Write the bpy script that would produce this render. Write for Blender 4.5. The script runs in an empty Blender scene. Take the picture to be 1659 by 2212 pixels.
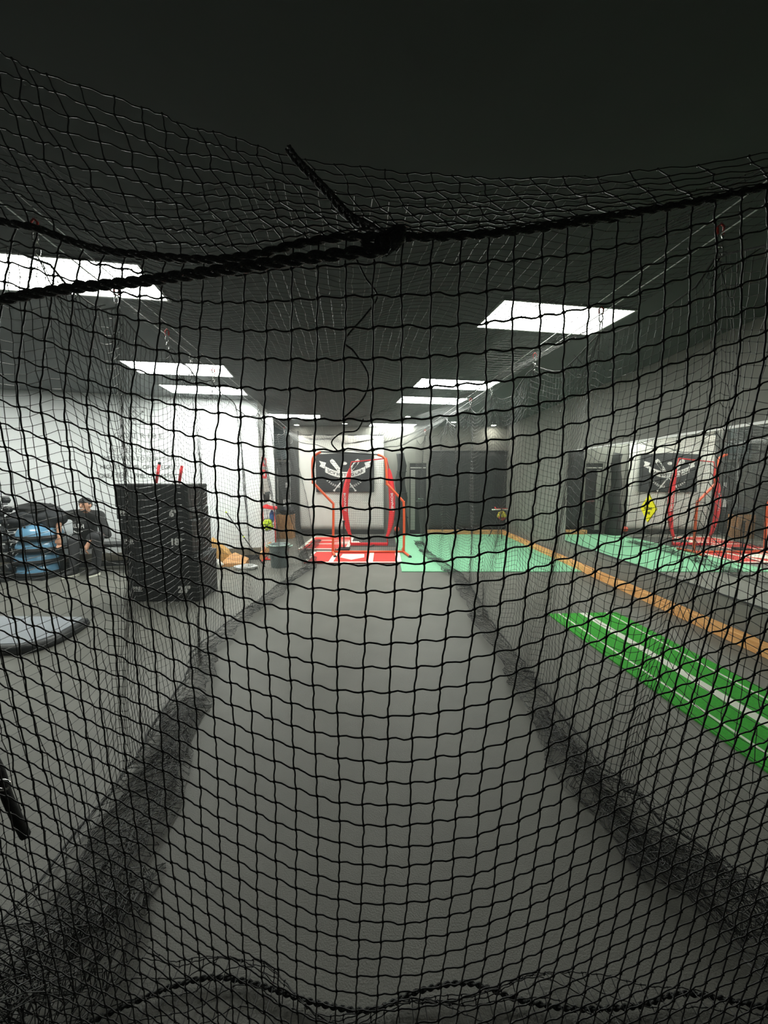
import bpy, bmesh, math, random
import numpy as np
from mathutils import Vector, Matrix
random.seed(7); rng = np.random.RandomState(5)
SC = bpy.context.scene; COL = SC.collection
PI = math.pi

# ------------------------------------------------------------------ camera, world, exposure
EYE = 1.58; F = 831.0; CX = 829.5; CY = 1106.0
PITCH = math.atan(71.0 / F)
cd = bpy.data.cameras.new('camera'); cam = bpy.data.objects.new('camera', cd); COL.objects.link(cam)
cam.location = (0, 0, EYE); cam.rotation_euler = (PI / 2 - PITCH, 0, 0)
cd.sensor_fit = 'HORIZONTAL'; cd.sensor_width = 36.0; cd.lens = 36.0 * F / 1659.0
cd.clip_start = 0.02; cd.clip_end = 100
SC.camera = cam
SC.view_settings.view_transform = 'Standard'; SC.view_settings.look = 'None'
SC.view_settings.gamma = 1.0; SC.view_settings.use_curve_mapping = False
SC.view_settings.exposure = 0.18
w = bpy.data.worlds.new('world'); SC.world = w; w.use_nodes = True
w.node_tree.nodes['Background'].inputs[0].default_value = (0.6, 0.65, 0.7, 1)
w.node_tree.nodes['Background'].inputs[1].default_value = 0.0
VEIL_HAZE = 0.006  # thin scatter added to imitate the lens veil around the lights
vs_ = w.node_tree.nodes.new('ShaderNodeVolumeScatter'); vs_.inputs['Density'].default_value = VEIL_HAZE; vs_.inputs['Anisotropy'].default_value = 0.6
vs_.inputs['Color'].default_value = (0.92, 1.0, 0.98, 1)
w.node_tree.links.new(vs_.outputs[0], w.node_tree.nodes['World Output'].inputs['Volume'])
PANEL = 29.0        # ceiling panels
SPOT = 220.0         # recessed round lights
CEIL = 3.08         # ceiling height
XR = 3.50           # right wall
YB = 11.10          # back wall

def ray(px, py):
    x = (px - CX) / F; u = -(py - CY) / F
    c, s = math.cos(PITCH), math.sin(PITCH)
    return Vector((x, c + u * s, -s + u * c))
def W(px, py, Y):
    r = ray(px, py); t = Y / r.y
    return Vector((r.x * t, Y, EYE + r.z * t))
def G(px, py, z=0.0):
    r = ray(px, py); t = (z - EYE) / r.z
    return Vector((r.x * t, r.y * t, z))

# ------------------------------------------------------------------ materials
def mat(name, col, rough=0.6, metal=0.0, spec=0.5, noise=0.0, nscale=8.0, bump=0.0, bscale=60.0, emit=None, es=0.0, sheen=0.0, stretch=None):
    m = bpy.data.materials.new(name); m.use_nodes = True
    nt = m.node_tree; b = nt.nodes['Principled BSDF']
    b.inputs['Base Color'].default_value = (*col, 1)
    b.inputs['Roughness'].default_value = rough; b.inputs['Metallic'].default_value = metal
    b.inputs['Specular IOR Level'].default_value = spec
    if sheen: b.inputs['Sheen Weight'].default_value = sheen
    tc = nt.nodes.new('ShaderNodeTexCoord')
    src = tc.outputs['Object']
    if stretch:
        mp = nt.nodes.new('ShaderNodeMapping'); mp.inputs['Scale'].default_value = stretch
        nt.links.new(src, mp.inputs['Vector']); src = mp.outputs['Vector']
    if noise:
        n = nt.nodes.new('ShaderNodeTexNoise'); n.inputs['Scale'].default_value = nscale; n.inputs['Detail'].default_value = 6
        nt.links.new(src, n.inputs['Vector'])
        r = nt.nodes.new('ShaderNodeMix'); r.data_type = 'RGBA'
        r.inputs[6].default_value = (*[max(0, c * (1 - noise)) for c in col], 1)
        r.inputs[7].default_value = (*[min(1, c * (1 + noise)) for c in col], 1)
        nt.links.new(n.outputs['Fac'], r.inputs[0]); nt.links.new(r.outputs[2], b.inputs['Base Color'])
    if bump:
        n = nt.nodes.new('ShaderNodeTexNoise'); n.inputs['Scale'].default_value = bscale; n.inputs['Detail'].default_value = 3
        nt.links.new(src, n.inputs['Vector'])
        bp = nt.nodes.new('ShaderNodeBump'); bp.inputs['Strength'].default_value = bump; bp.inputs['Distance'].default_value = 0.01
        nt.links.new(n.outputs['Fac'], bp.inputs['Height']); nt.links.new(bp.outputs['Normal'], b.inputs['Normal'])
    if emit:
        b.inputs['Emission Color'].default_value = (*emit, 1); b.inputs['Emission Strength'].default_value = es
    return m
def wood(name, a, b_, sc=(1, 12, 12)):
    m = bpy.data.materials.new(name); m.use_nodes = True; nt = m.node_tree; b = nt.nodes['Principled BSDF']
    tc = nt.nodes.new('ShaderNodeTexCoord'); mp = nt.nodes.new('ShaderNodeMapping'); mp.inputs['Scale'].default_value = sc
    n = nt.nodes.new('ShaderNodeTexNoise'); n.inputs['Scale'].default_value = 3; n.inputs['Detail'].default_value = 8; n.inputs['Distortion'].default_value = 1.2
    cr = nt.nodes.new('ShaderNodeValToRGB'); cr.color_ramp.elements[0].position = .35; cr.color_ramp.elements[1].position = .68
    cr.color_ramp.elements[0].color = (*a, 1); cr.color_ramp.elements[1].color = (*b_, 1)
    nt.links.new(tc.outputs['Object'], mp.inputs[0]); nt.links.new(mp.outputs[0], n.inputs[0]); nt.links.new(n.outputs['Fac'], cr.inputs[0])
    nt.links.new(cr.outputs[0], b.inputs['Base Color']); b.inputs['Roughness'].default_value = .6
    return m
M_floor = mat('rubber_floor', (0.130, 0.128, 0.112), 0.5, noise=.28, nscale=2.5, bump=.25, bscale=180, spec=.45)
M_ceil = mat('black_ceiling', (0.075, 0.085, 0.085), 0.9, noise=.12, nscale=3)
M_wallg = mat('grey_wall', (0.17, 0.17, 0.15), 0.7, noise=.06, nscale=2, bump=.05, bscale=120)
M_walld = mat('dark_wall', (0.06, 0.062, 0.06), 0.7, noise=.1, nscale=2)
M_wallw = mat('white_wall', (0.80, 0.82, 0.82), 0.6, noise=.02, nscale=2)
M_brown = mat('brown_strip', (0.19, 0.17, 0.13), 0.6)
M_net = mat('net_twine', (0.006, 0.006, 0.007), 0.45, spec=.6)
M_netf = mat('net_twine_far', (0.014, 0.015, 0.015), 0.38, spec=.9)
M_rope = mat('black_rope', (0.02, 0.022, 0.022), 0.5, bump=.8, bscale=300, spec=.6)
M_cable = mat('steel_cable', (0.55, 0.56, 0.56), 0.3, metal=1)
M_chrome = mat('chrome', (0.8, 0.8, 0.8), 0.18, metal=1)
M_red = mat('red_paint', (0.75, 0.03, 0.02), 0.35)
M_redf = mat('red_fabric', (0.85, 0.025, 0.035), 0.7, noise=.1, nscale=20)
M_orange = mat('orange_tube', (0.75, 0.10, 0.03), 0.35)
M_black = mat('black_vinyl', (0.016, 0.017, 0.018), 0.5, bump=.15, bscale=90)
M_blackf = mat('black_fabric', (0.012, 0.012, 0.013), 0.85, bump=.4, bscale=40)
M_bag = mat('navy_black_fabric', (0.018, 0.02, 0.024), 0.75, bump=.5, bscale=30)
M_seam = mat('vinyl_seam', (0.035, 0.037, 0.04), 0.6)
M_velcro = mat('velcro', (0.11, 0.115, 0.12), 0.9)
M_white = mat('white_print', (0.8, 0.8, 0.78), 0.6)
M_grey = mat('grey_print', (0.14, 0.14, 0.14), 0.6)
M_tarp = mat('white_tarp', (0.70, 0.70, 0.66), 0.75, noise=.05, nscale=1.5, bump=.25, bscale=5)
M_ban = mat('banner_cloth', (0.028, 0.03, 0.033), 0.8, bump=.4, bscale=4)
M_cur = mat('curtain_cloth', (0.022, 0.024, 0.024), 0.75, bump=.3, bscale=8)
M_pad = mat('dark_pad', (0.03, 0.03, 0.028), 0.6)
M_mint = mat('mint_turf', (0.24, 0.56, 0.34), 0.85, noise=.25, nscale=40, bump=.5, bscale=300)
M_green = mat('bright_turf', (0.04, 0.40, 0.03), 0.85, noise=.35, nscale=60, bump=.6, bscale=300)
M_turfw = mat('turf_white', (0.78, 0.80, 0.70), 0.85, noise=.1, nscale=60, bump=.4, bscale=300)
M_matr = mat('mat_red', (0.62, 0.045, 0.035), 0.8, noise=.15, nscale=30, bump=.4, bscale=200)
M_wood = wood('timber', (0.62, 0.27, 0.08), (0.88, 0.50, 0.20), (14, 1.2, 14))
M_woodx = wood('timber_x', (0.48, 0.22, 0.08), (0.75, 0.42, 0.18), (1.2, 14, 14))
M_crate = wood('crate_wood', (0.28, 0.13, 0.05), (0.5, 0.28, 0.12), (10, 10, 1.5))
M_card = mat('cardboard', (0.55, 0.31, 0.10), 0.8, noise=.2, nscale=8)
M_bagw = mat('white_plastic', (0.8, 0.8, 0.75), 0.35, bump=.8, bscale=14)
M_yel = mat('yellow_sign', (0.92, 0.85, 0.0), 0.5)
M_neon = mat('neon_ball', (0.62, 0.80, 0.02), 0.6)
M_yball = mat('yellow_ball', (0.75, 0.62, 0.05), 0.6)
M_rball = mat('red_ball', (0.55, 0.06, 0.03), 0.6)
M_blue = mat('bosu_blue', (0.13, 0.30, 0.46), 0.22, spec=.6)
M_bluef = mat('blue_cloth', (0.05, 0.13, 0.4), 0.8)
M_bin = mat('bin_plastic', (0.13, 0.165, 0.16), 0.45, noise=.15, nscale=5)
M_rim = mat('bin_rim', (0.33, 0.45, 0.39), 0.4)
M_mirror = mat('mirror_silver', (0.82, 0.84, 0.80), 0.012, metal=1)
M_trim = mat('alu_trim', (0.7, 0.7, 0.68), 0.5, metal=.3)
M_diff = mat('light_diffuser', (0.9, 0.9, 0.9), 0.5, emit=(0.95, 1.0, 0.93), es=PANEL)
M_spotm = mat('lamp_lens', (0.9, 0.9, 0.9), 0.5, emit=(1.0, 0.97, 0.85), es=SPOT)
M_frame = mat('light_frame', (0.16, 0.17, 0.16), 0.5)
M_skin = mat('skin', (0.52, 0.27, 0.17), 0.5, noise=.08, nscale=30)
M_hair = mat('dark_hair', (0.02, 0.015, 0.012), 0.7)
M_shirt = mat('shirt_cloth', (0.012, 0.012, 0.012), 0.85, bump=.4, bscale=20)
M_pants = mat('jogger_cloth', (0.03, 0.03, 0.033), 0.85, bump=.4, bscale=20)
M_shoe = mat('shoe_black', (0.02, 0.02, 0.02), 0.6)
M_sole = mat('shoe_sole', (0.72, 0.72, 0.62), 0.6)
M_plat = mat('platform_top', (0.27, 0.29, 0.32), 0.4, noise=.05, nscale=4)
M_iron = mat('black_iron', (0.015, 0.016, 0.018), 0.4, bump=.2, bscale=60)
M_lips = mat('teeth', (0.75, 0.7, 0.65), 0.4)
M_grille = mat('white_louvre', (0.4, 0.4, 0.37), 0.5)

# ------------------------------------------------------------------ mesh helpers
class MB:
    def __init__(s): s.v = []; s.f = []
    def add(s, vs, fs):
        o = len(s.v); s.v += [tuple(v) for v in vs]; s.f += [tuple(i + o for i in f) for f in fs]; return s
    def box(s, a, b, M=None):
        (x0, y0, z0), (x1, y1, z1) = a, b
        vs = [Vector(p) for p in ((x0,y0,z0),(x1,y0,z0),(x1,y1,z0),(x0,y1,z0),(x0,y0,z1),(x1,y0,z1),(x1,y1,z1),(x0,y1,z1))]
        if M: vs = [M @ v for v in vs]
        return s.add(vs, [(0,3,2,1),(4,5,6,7),(0,1,5,4),(1,2,6,5),(2,3,7,6),(3,0,4,7)])
    def tube(s, pts, r, n=8, closed=False):
        pts = [Vector(p) for p in pts]; m = len(pts); rs = r if isinstance(r, (list, tuple)) else [r] * m
        rings = []; up = None
        for i, p in enumerate(pts):
            a = pts[(i - 1) % m] if (closed or i > 0) else p; b = pts[(i + 1) % m] if (closed or i < m - 1) else p
            t = (b - a).normalized() if (b - a).length > 1e-9 else Vector((0, 0, 1))
            if up is None: up = Vector((0, 0, 1)) if abs(t.z) < .9 else Vector((1, 0, 0))
            x = t.cross(up)
            if x.length < 1e-4: x = t.cross(Vector((1, .3, 0)))
            x.normalize(); y = x.cross(t).normalized(); up = y
            rings.append([p + (x * math.cos(2*PI*k/n) + y * math.sin(2*PI*k/n)) * rs[i] for k in range(n)])
        vs = [q for r_ in rings for q in r_]; fs = []
        for i in range(m if closed else m - 1):
            j = (i + 1) % m
            for k in range(n): fs.append((i*n+k, i*n+(k+1)%n, j*n+(k+1)%n, j*n+k))
        if not closed: fs += [tuple(range(n))[::-1], tuple((m-1)*n + k for k in range(n))]
        return s.add(vs, fs)
    def ball(s, c, r, nu=12, nv=8, M=None, fn=None):
        if not isinstance(r, (tuple, list)): r = (r, r, r)
        vs = []; fs = []
        for j in range(1, nv):
            th = PI * j / nv
            for i in range(nu):
                ph = 2 * PI * i / nu
                vs.append(Vector((math.sin(th)*math.cos(ph)*r[0], math.sin(th)*math.sin(ph)*r[1], math.cos(th)*r[2])))
        vs += [Vector((0, 0, r[2])), Vector((0, 0, -r[2]))]
        if fn: vs = [fn(v) for v in vs]
        if M: vs = [M @ v for v in vs]
        vs = [v + Vector(c) for v in vs]
        for j in range(nv - 2):
            for i in range(nu): fs.append((j*nu+i, (j+1)*nu+i, (j+1)*nu+(i+1)%nu, j*nu+(i+1)%nu))
        T = len(vs) - 2
        for i in range(nu): fs += [(T, i, (i+1)%nu), (T+1, (nv-2)*nu+(i+1)%nu, (nv-2)*nu+i)]
        return s.add(vs, fs)
    def lathe(s, prof, c=(0,0,0), n=32, M=None, cap=True):
        vs = []; fs = []
        for r, z in prof:
            for k in range(n): vs.append(Vector((r*math.cos(2*PI*k/n), r*math.sin(2*PI*k/n), z)))
        for i in range(len(prof)-1):
            for k in range(n): fs.append((i*n+k, i*n+(k+1)%n, (i+1)*n+(k+1)%n, (i+1)*n+k))
        if cap: fs += [tuple(range(n))[::-1], tuple((len(prof)-1)*n+k for k in range(n))]
        if M: vs = [M @ v for v in vs]
        return s.add([v + Vector(c) for v in vs], fs)
    def prism(s, poly, z0, z1, M=None):
        n = len(poly)
        vs = [Vector((x, y, z0)) for x, y in poly] + [Vector((x, y, z1)) for x, y in poly]
        if M: vs = [M @ v for v in vs]
        fs = [tuple(range(n))[::-1], tuple(n+k for k in range(n))] + [(k, (k+1)%n, n+(k+1)%n, n+k) for k in range(n)]
        return s.add(vs, fs)
    def build(s, name, m, parent=None, smooth=False, bevel=0, seg=2, loc=None, world=None):
        me = bpy.data.meshes.new(name); me.from_pydata(s.v, [], s.f); me.materials.append(m); me.update()
        if smooth: me.shade_smooth()
        o = bpy.data.objects.new(name, me); COL.objects.link(o)
        if parent is not None:
            o.parent = parent
            if world: # vertices given in world space
                o.matrix_parent_inverse = parent.matrix_basis.inverted()
        elif loc is not None:
            pass
        if bevel:
            b = o.modifiers.new('bevel', 'BEVEL'); b.width = bevel; b.segments = seg; b.limit_method = 'ANGLE'
        return o
def rebase(o, p):
    """put the origin of a mesh object at p, vertices stay where they are"""
    p = Vector(p); o.data.transform(Matrix.Translation(-p)); o.location = p; return o
def tag(o, label=None, cat=None, group=None, kind=None):
    if label: o['label'] = label
    if cat: o['category'] = cat
    if group: o['group'] = group
    if kind: o['kind'] = kind
    return o
def empty(name, loc, rz=0.0):
    o = bpy.data.objects.new(name, None); COL.objects.link(o); o.location = loc; o.rotation_euler = (0, 0, rz); o.empty_display_size = .1
    return o
def copy_tree(o, parent=None):
    c = o.copy(); COL.objects.link(c)
    if parent is not None: c.parent = parent
    for ch in [x for x in list(bpy.data.objects) if x.parent == o]: copy_tree(ch, c)
    return c
def struct(o): o['kind'] = 'structure'; return o
def text_mb(txt, w=None, h=.1, depth=.002, M=None, align='CENTER', space=1.0, off=0.0, bend=None):
    cu = bpy.data.curves.new('t', 'FONT'); cu.body = txt; cu.size = 1; cu.align_x = align; cu.align_y = 'CENTER'
    cu.extrude = .5; cu.space_character = space; cu.offset = off; cu.resolution_u = 3
    ob = bpy.data.objects.new('t', cu); COL.objects.link(ob)
    bpy.context.view_layer.update()
    me = bpy.data.meshes.new_from_object(ob.evaluated_get(bpy.context.evaluated_depsgraph_get()))
    vs = [v.co.copy() for v in me.vertices]; fs = [tuple(p.vertices) for p in me.polygons]
    bpy.data.objects.remove(ob); bpy.data.curves.remove(cu); bpy.data.meshes.remove(me)
    xs = [v.x for v in vs]; ys = [v.y for v in vs]; sx = (max(xs)-min(xs)); sy = max(ys)-min(ys)
    kx = (w / sx) if w else h / sy; ky = h / sy; cx = (max(xs)+min(xs))/2; cy = (max(ys)+min(ys))/2
    if align == 'LEFT': cx = min(xs)
    vs = [Vector(((v.x-cx)*kx, (v.y-cy)*ky, v.z*2*depth)) for v in vs]
    if bend: vs = [Vector((v.x, v.y + bend*v.x*v.x, v.z)) for v in vs]
    if M: vs = [M @ v for v in vs]
    m = MB(); m.add(vs, fs); return m
def frame(o, xdir, ydir):
    """matrix mapping local x,y,z onto xdir, ydir, xdir x ydir at o"""
    x = Vector(xdir).normalized(); y = Vector(ydir).normalized(); z = x.cross(y)
    return Matrix(((x.x, y.x, z.x, o[0]), (x.y, y.y, z.y, o[1]), (x.z, y.z, z.z, o[2]), (0, 0, 0, 1)))
def spline(pts, n=8):
    pts = [Vector(p) for p in pts]; out = []
    for i in range(len(pts)-1):
        p0 = pts[max(0, i-1)]; p1 = pts[i]; p2 = pts[i+1]; p3 = pts[min(len(pts)-1, i+2)]
        for k in range(n):
            t = k / n
            out.append(.5*((2*p1)+(p2-p0)*t+(2*p0-5*p1+4*p2-p3)*t*t+(3*p1-p0-3*p2+p3)*t**3))
    out.append(pts[-1]); return out

def net_obj(name, P, m, r=.0016, seg=1, sides=3, knot=.0042, wave=0.0, mask=None, parent=None):
    """knotted square netting: P is a (rows, cols, 3) grid of knots, every cell side is one twine"""
    P = np.asarray(P, float); nv, nu = P.shape[:2]
    if mask is None: mask = np.ones((nv, nu), bool)
    idx = np.arange(nv*nu).reshape(nv, nu); Q = P.reshape(-1, 3); mk = mask.reshape(-1)
    eh = np.stack([idx[:, :-1].ravel(), idx[:, 1:].ravel()], 1); ev = np.stack([idx[:-1].ravel(), idx[1:].ravel()], 1)
    V = []; FQ = []; off = 0
    for e, horiz in ((eh, True), (ev, False)):
        e = e[mk[e[:, 0]] & mk[e[:, 1]]]
        if len(e) == 0: continue
        A = Q[e[:, 0]]; B = Q[e[:, 1]]; D = B - A; L = np.linalg.norm(D, axis=1, keepdims=True) + 1e-9; T = D / L
        up = np.where(np.abs(T[:, 2:3]) < .8, np.array([[0, 0, 1.]]), np.array([[0, 1., 0]]))
        X = np.cross(T, up); X /= np.linalg.norm(X, axis=1, keepdims=True) + 1e-9; Y = np.cross(X, T)
        rings = []
        for k in range(seg + 1):
            t = k / seg; C = A + D * t
            if wave and 0 < t < 1:
                w_ = wave * math.sin(2*PI*t) * (0.55 + .9*rng.rand(len(e), 1))
                C = C + (Y if horiz else X) * w_ * (1 if horiz else .45) + X * (rng.rand(len(e), 1) - .5) * wave * .5
            for s_ in range(sides):
                a = 2*PI*s_/sides; rings.append(C + (X*math.cos(a) + Y*math.sin(a)) * r)
        R = np.stack(rings, 1); n = len(e); per = (seg+1)*sides
        base = off + np.arange(n)[:, None] * per
        for k in range(seg):
            for s_ in range(sides):
                q = np.array([k*sides+s_, k*sides+(s_+1) % sides, (k+1)*sides+(s_+1) % sides, (k+1)*sides+s_])[None]
                FQ.append(base + q)
        V.append(R.reshape(-1, 3)); off += n*per
    FQ = np.concatenate(FQ)
    FT = None
    if knot:
        K = Q[mk]; o6 = np.array([[1,0,0],[-1,0,0],[0,1,0],[0,-1,0],[0,0,1],[0,0,-1]], float) * knot
        KV = (K[:, None, :] + o6[None]).reshape(-1, 3); t8 = np.array([[0,2,4],[2,1,4],[1,3,4],[3,0,4],[2,0,5],[1,2,5],[3,1,5],[0,3,5]])
        FT = (off + np.arange(len(K))[:, None, None]*6 + t8[None]).reshape(-1, 3); V.append(KV)
    V = np.concatenate(V); nq = len(FQ); ntri = 0 if FT is None else len(FT)
    me = bpy.data.meshes.new(name); me.vertices.add(len(V)); me.vertices.foreach_set('co', V.ravel())
    me.loops.add(nq*4 + ntri*3); li = FQ.ravel() if FT is None else np.concatenate([FQ.ravel(), FT.ravel()])
    me.loops.foreach_set('vertex_index', li.astype(np.int32)); me.polygons.add(nq + ntri)
    st = np.concatenate([np.arange(nq)*4, nq*4 + np.arange(ntri)*3]).astype(np.int32); me.polygons.foreach_set('loop_start', st)
    me.update(calc_edges=True); me.validate(); me.materials.append(m)
    o = bpy.data.objects.new(name, me); COL.objects.link(o)
    if parent is not None: o.parent = parent
    return o

# ------------------------------------------------------------------ room shell
struct(MB().box((-9, -3.2, -.1), (XR+.2, YB+.2, 0)).build('floor', M_floor))
struct(MB().box((-9, -3.2, CEIL), (XR+.2, YB+.2, CEIL+.1)).build('ceiling', M_ceil))
struct(MB().box((XR, -3.2, 0), (XR+.15, YB+.15, CEIL)).build('wall_right', M_wallg))
struct(MB().box((-9, YB, 0), (XR, YB+.15, CEIL)).build('wall_back', M_wallg))
struct(MB().box((-9, -3.2, 0), (XR, -3.05, CEIL)).build('wall_front', M_walld))
struct(MB().box((-9, -3.05, 0), (-8.85, YB, CEIL)).build('wall_side', M_wallg))
WL0 = Vector((-8.84, 6.04, 0)); WL1 = Vector((-2.42, 7.50, 0)); WD = (WL1-WL0).normalized(); WN = Vector((WD.y, -WD.x, 0))
RE = Vector((-2.76, 9.75, 0))
poly = [(WL0.x, WL0.y), (WL1.x, WL1.y), (RE.x, RE.y), (RE.x-.12, RE.y), (WL1.x-.14, WL1.y+.1), (WL0.x, WL0.y+.12)]
struct(MB().prism(poly, 0, CEIL).build('wall_left', M_wallw))
Mw = frame(WL0, WD, (0, 0, 1))    # local x along the wall, y up, z towards the room
Lw = (WL1-WL0).length
struct(MB().box((0, 0, .0), (Lw, .10, .012), Mw).build('baseboard_left', M_seam))
struct(MB().box((0, .10, .0), (Lw, .24, .016), Mw).build('trim_1', M_brown))
def on_wall(px, py):
    r = ray(px, py); o = Vector((0, 0, EYE)); t = (WL0 - o).dot(WN) / r.dot(WN); p = o + r*t - WL0
    return p.dot(WD), p.z

# ------------------------------------------------------------------ ceiling lights
TH = math.radians(9.4); K = 1.5/1.41
M_diffn = mat('light_diffuser_dim', (0.9, 0.9, 0.9), 0.5, emit=(0.97, 1.0, 0.9), es=PANEL*.36)
def ceiling_light(x, y, L, Wd, label, md=M_diff):
    t = tag(empty('ceiling_light', (x, y, CEIL), TH), label, 'ceiling light', 'rectangular ceiling panels')
    f = MB(); hx, hy = L/2, Wd/2; b = .022
    f.box((-hx-b, -hy-b, -.012), (hx+b, -hy, -.0005)).box((-hx-b, hy, -.012), (hx+b, hy+b, -.0005)).box((-hx-b, -hy, -.012), (-hx, hy, -.0005)).box((hx, -hy, -.012), (hx+b, hy, -.0005))
    f.build('frame', M_frame, t)
    MB().box((-hx, -hy, -.008), (hx, hy, -.002)).build('diffuser', md, t)
def CW(x, y): return (x*K, y*K)
lights = [(1.48, 3.52, 'largest bright panel right of the centre, nearest of the right row'),
 (1.06, 5.88, 'second panel of the right row, nearer one of its close pair'),
 (0.85, 7.04, 'third panel of the right row, farther one of its close pair'),
 (0.22, 10.2, 'thin looking panel at the far end right of the middle, nearest the back wall'),
 (-2.61, 5.07, 'panel over the white lettered wall, nearer one of the left pair'),
 (-2.82, 6.23, 'panel close above the white wall top, farther one of the left pair'),
 (-2.03, 8.79, 'slim far panel left of the middle beyond the white wall corner'),
 (-2.28, 2.66, 'largest panel at the left edge crossed by the thick black rope')]
for i_, (x, y, lb) in enumerate(lights):
    if i_ == 7: continue
    ceiling_light(x*K, y*K, 1.24, .58, lb, M_diffn if i_ == 0 else M_diff)
ca_ = G(296.6, 567.5, CEIL); cb_ = G(361.7, 648.3, CEIL); dv = (ca_-cb_); Wd_ = dv.length; xd = Vector((math.cos(TH), math.sin(TH), 0)); mc = (ca_+cb_)/2-xd*.66
ceiling_light(mc.x, mc.y, 1.32, Wd_*.97, lights[7][2], M_diffn)
ceiling_light(-5.9, 4.9, 1.24, .58, 'unseen ceiling panel added beyond the left picture edge to brighten the lettered wall')  # added lamp out of view, lifts the dim left end of the white wall
ceiling_light(-5.5, 2.45, 1.24, .58, 'unseen ceiling panel added as extra light beyond the left picture edge, nearer the camera', M_diffn)  # weaker second lamp, also added out of view for the left side
def recessed(px, py, label, p=None):
    r = ray(px, py); t_ = (CEIL-EYE)/r.z; x, y = r.x*t_, min(r.y*t_, YB-.25)
    if p: x, y = p
    t = tag(empty('recessed_light', (x, y, CEIL)), label, 'spotlight', 'small round ceiling spotlights')
    MB().lathe([(.075, -.0005), (.085, -.012), (.066, -.02), (.062, -.012)], n=24, cap=False).build('rim', M_trim, t, smooth=True)
    MB().lathe([(.06, -.004), (.06, -.014), (.03, -.022), (.001, -.024)], n=20).build('lens', M_spotm, t, smooth=True)
recessed(641, 917, 'leftmost small round spotlight near the back')
recessed(745, 914, 'small round spotlight left of the farthest panel')
recessed(881, 899, 'small round spotlight above the farthest panel')
recessed(980, 911, 'small round spotlight behind the right hand cable')
recessed(1060, 921, 'rightmost small round spotlight, above the black curtain')

# ------------------------------------------------------------------ floor coverings
G1 = G(868, 1236)
mt = MB().box((G1.x+.0, G1.y, .001), (XR-.12, YB-.2, .014)).build('turf_mat', M_mint); rebase(mt, (2, 8.5, 0))
tag(mt, 'pale mint green turf covering the far right floor up to the timber curb', 'turf')
# bright green hitting strip
A = G(1183, 1328); B = G(1665, 1676); Cc = G(1326, 1322)
dn = (B-A).normalized(); side = Vector((-dn.y, dn.x, 0)); 
if side.x < 0: side = -side
wd = abs((Cc-A).dot(side)); Ls = 5.2
strip = tag(empty('turf_strip', (A.x, A.y, 0), math.atan2(dn.y, dn.x)), 'bright green turf strip with white lines running along the right side of the floor', 'turf')
sgn = 1 if Vector((-dn.y, dn.x, 0)).x > 0 else -1
def rect(m, x0, x1, y0, y1, z0, z1):
    a, b = sorted((y0*sgn, y1*sgn)); m.box((x0, a, z0), (x1, b, z1))
m = MB(); rect(m, 0, Ls, 0, wd, .001, .013); m.build('turf', M_green, strip)
for a, b in ((.15, .175), (.46, .56), (.84, .865)):
    m = MB(); rect(m, .0, Ls, wd*a, wd*b, .013, .0145); tag(m.build('line', M_turfw, strip), 'wide white centre line' if b-a > .05 else 'thin white line')
m = MB(); y0 = wd*.51*sgn; m.add([Vector((3.35, y0-.10, .0147)), Vector((3.35, y0+.10, .0147)), Vector((2.95, y0, .0147)), Vector((3.35, y0-.10, .0155)), Vector((3.35, y0+.10, .0155)), Vector((2.95, y0, .0155))], [(0, 2, 1), (3, 4, 5), (0, 1, 4, 3), (1, 2, 5, 4), (2, 0, 3, 5)])
m.build('arrow_mark', M_turfw, strip)
# batting mats
def plate_poly(cx, cy, w, flip=1):
    h = w/2; return [(cx-h, cy+h*flip), (cx+h, cy+h*flip), (cx+h, cy), (cx, cy-h*flip), (cx-h, cy)]
a = G(655, 1218); b = G(868, 1218); c = G(868, 1193)
bm_ = tag(empty('batting_mat', ((a.x+b.x)/2, a.y, 0)), 'red batting mat with white lines and home plate under the orange screen, nearer of two', 'mat', 'red batting mats')
X0, X1 = a.x, b.x; D = c.y-a.y; cx = (X0+X1)/2
def loc(m_): return m_
m = MB().box((X0-cx, 0, .015), (X1-cx, D, .024)); m.build('rubber', M_matr, bm_)
m = MB()
for x0, x1, y0, y1 in ((X0, X1, 0, .07), (X0, X1, D-.07, D), (X0, X0+.06, 0, D), (X1-.1, X1, 0, D)): m.box((x0-cx, y0, .024), (x1-cx, y1, .026))
m.build('border_line', M_turfw, bm_)
pl = W(761, 1207, 7.6); m = MB(); m.prism([(pl.x-cx-.225, D*.72), (pl.x-cx+.225, D*.72), (pl.x-cx+.24, D*.42), (pl.x-cx, D*.22), (pl.x-cx-.24, D*.42)], .024, .0265)
m.build('home_plate', M_turfw, bm_)
for px in (721, 802):
    q = G(px, 1206); MB().box((q.x-cx-.045, .07, .024), (q.x-cx+.045, D-.07, .026)).build('box_line', M_turfw, bm_)
a = G(643, 1187.5); b = G(752, 1187.5); c = G(752, 1160)
b2 = tag(empty('batting_mat', ((a.x+b.x)/2, a.y, 0)), 'red batting mat with white stripes and plate lying farther back beside the tee', 'mat', 'red batting mats')
X0, X1 = a.x, b.x; D = c.y-a.y; cx = (X0+X1)/2
MB().box((X0-cx, 0, .001), (X1-cx, D, .012)).build('rubber', M_matr, b2)
m = MB()
for y0, y1 in ((0, .09), (D*.36, D*.36+.07), (D*.64, D*.64+.07), (D-.09, D)): m.box((X0-cx, y0, .012), (X1-cx, y1, .0135))
for x0, x1 in ((X0, X0+.08), (X1-.08, X1)): m.box((x0-cx, 0, .012), (x1-cx, D, .0134))
m.build('border_line', M_turfw, b2)
MB().prism([(.1, D*.5), (.55, D*.5+.15), (.8, D*.5+.15), (.8, D*.5-.15), (.55, D*.5-.15)], .012, .0137).build('home_plate', M_turfw, b2)
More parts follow.
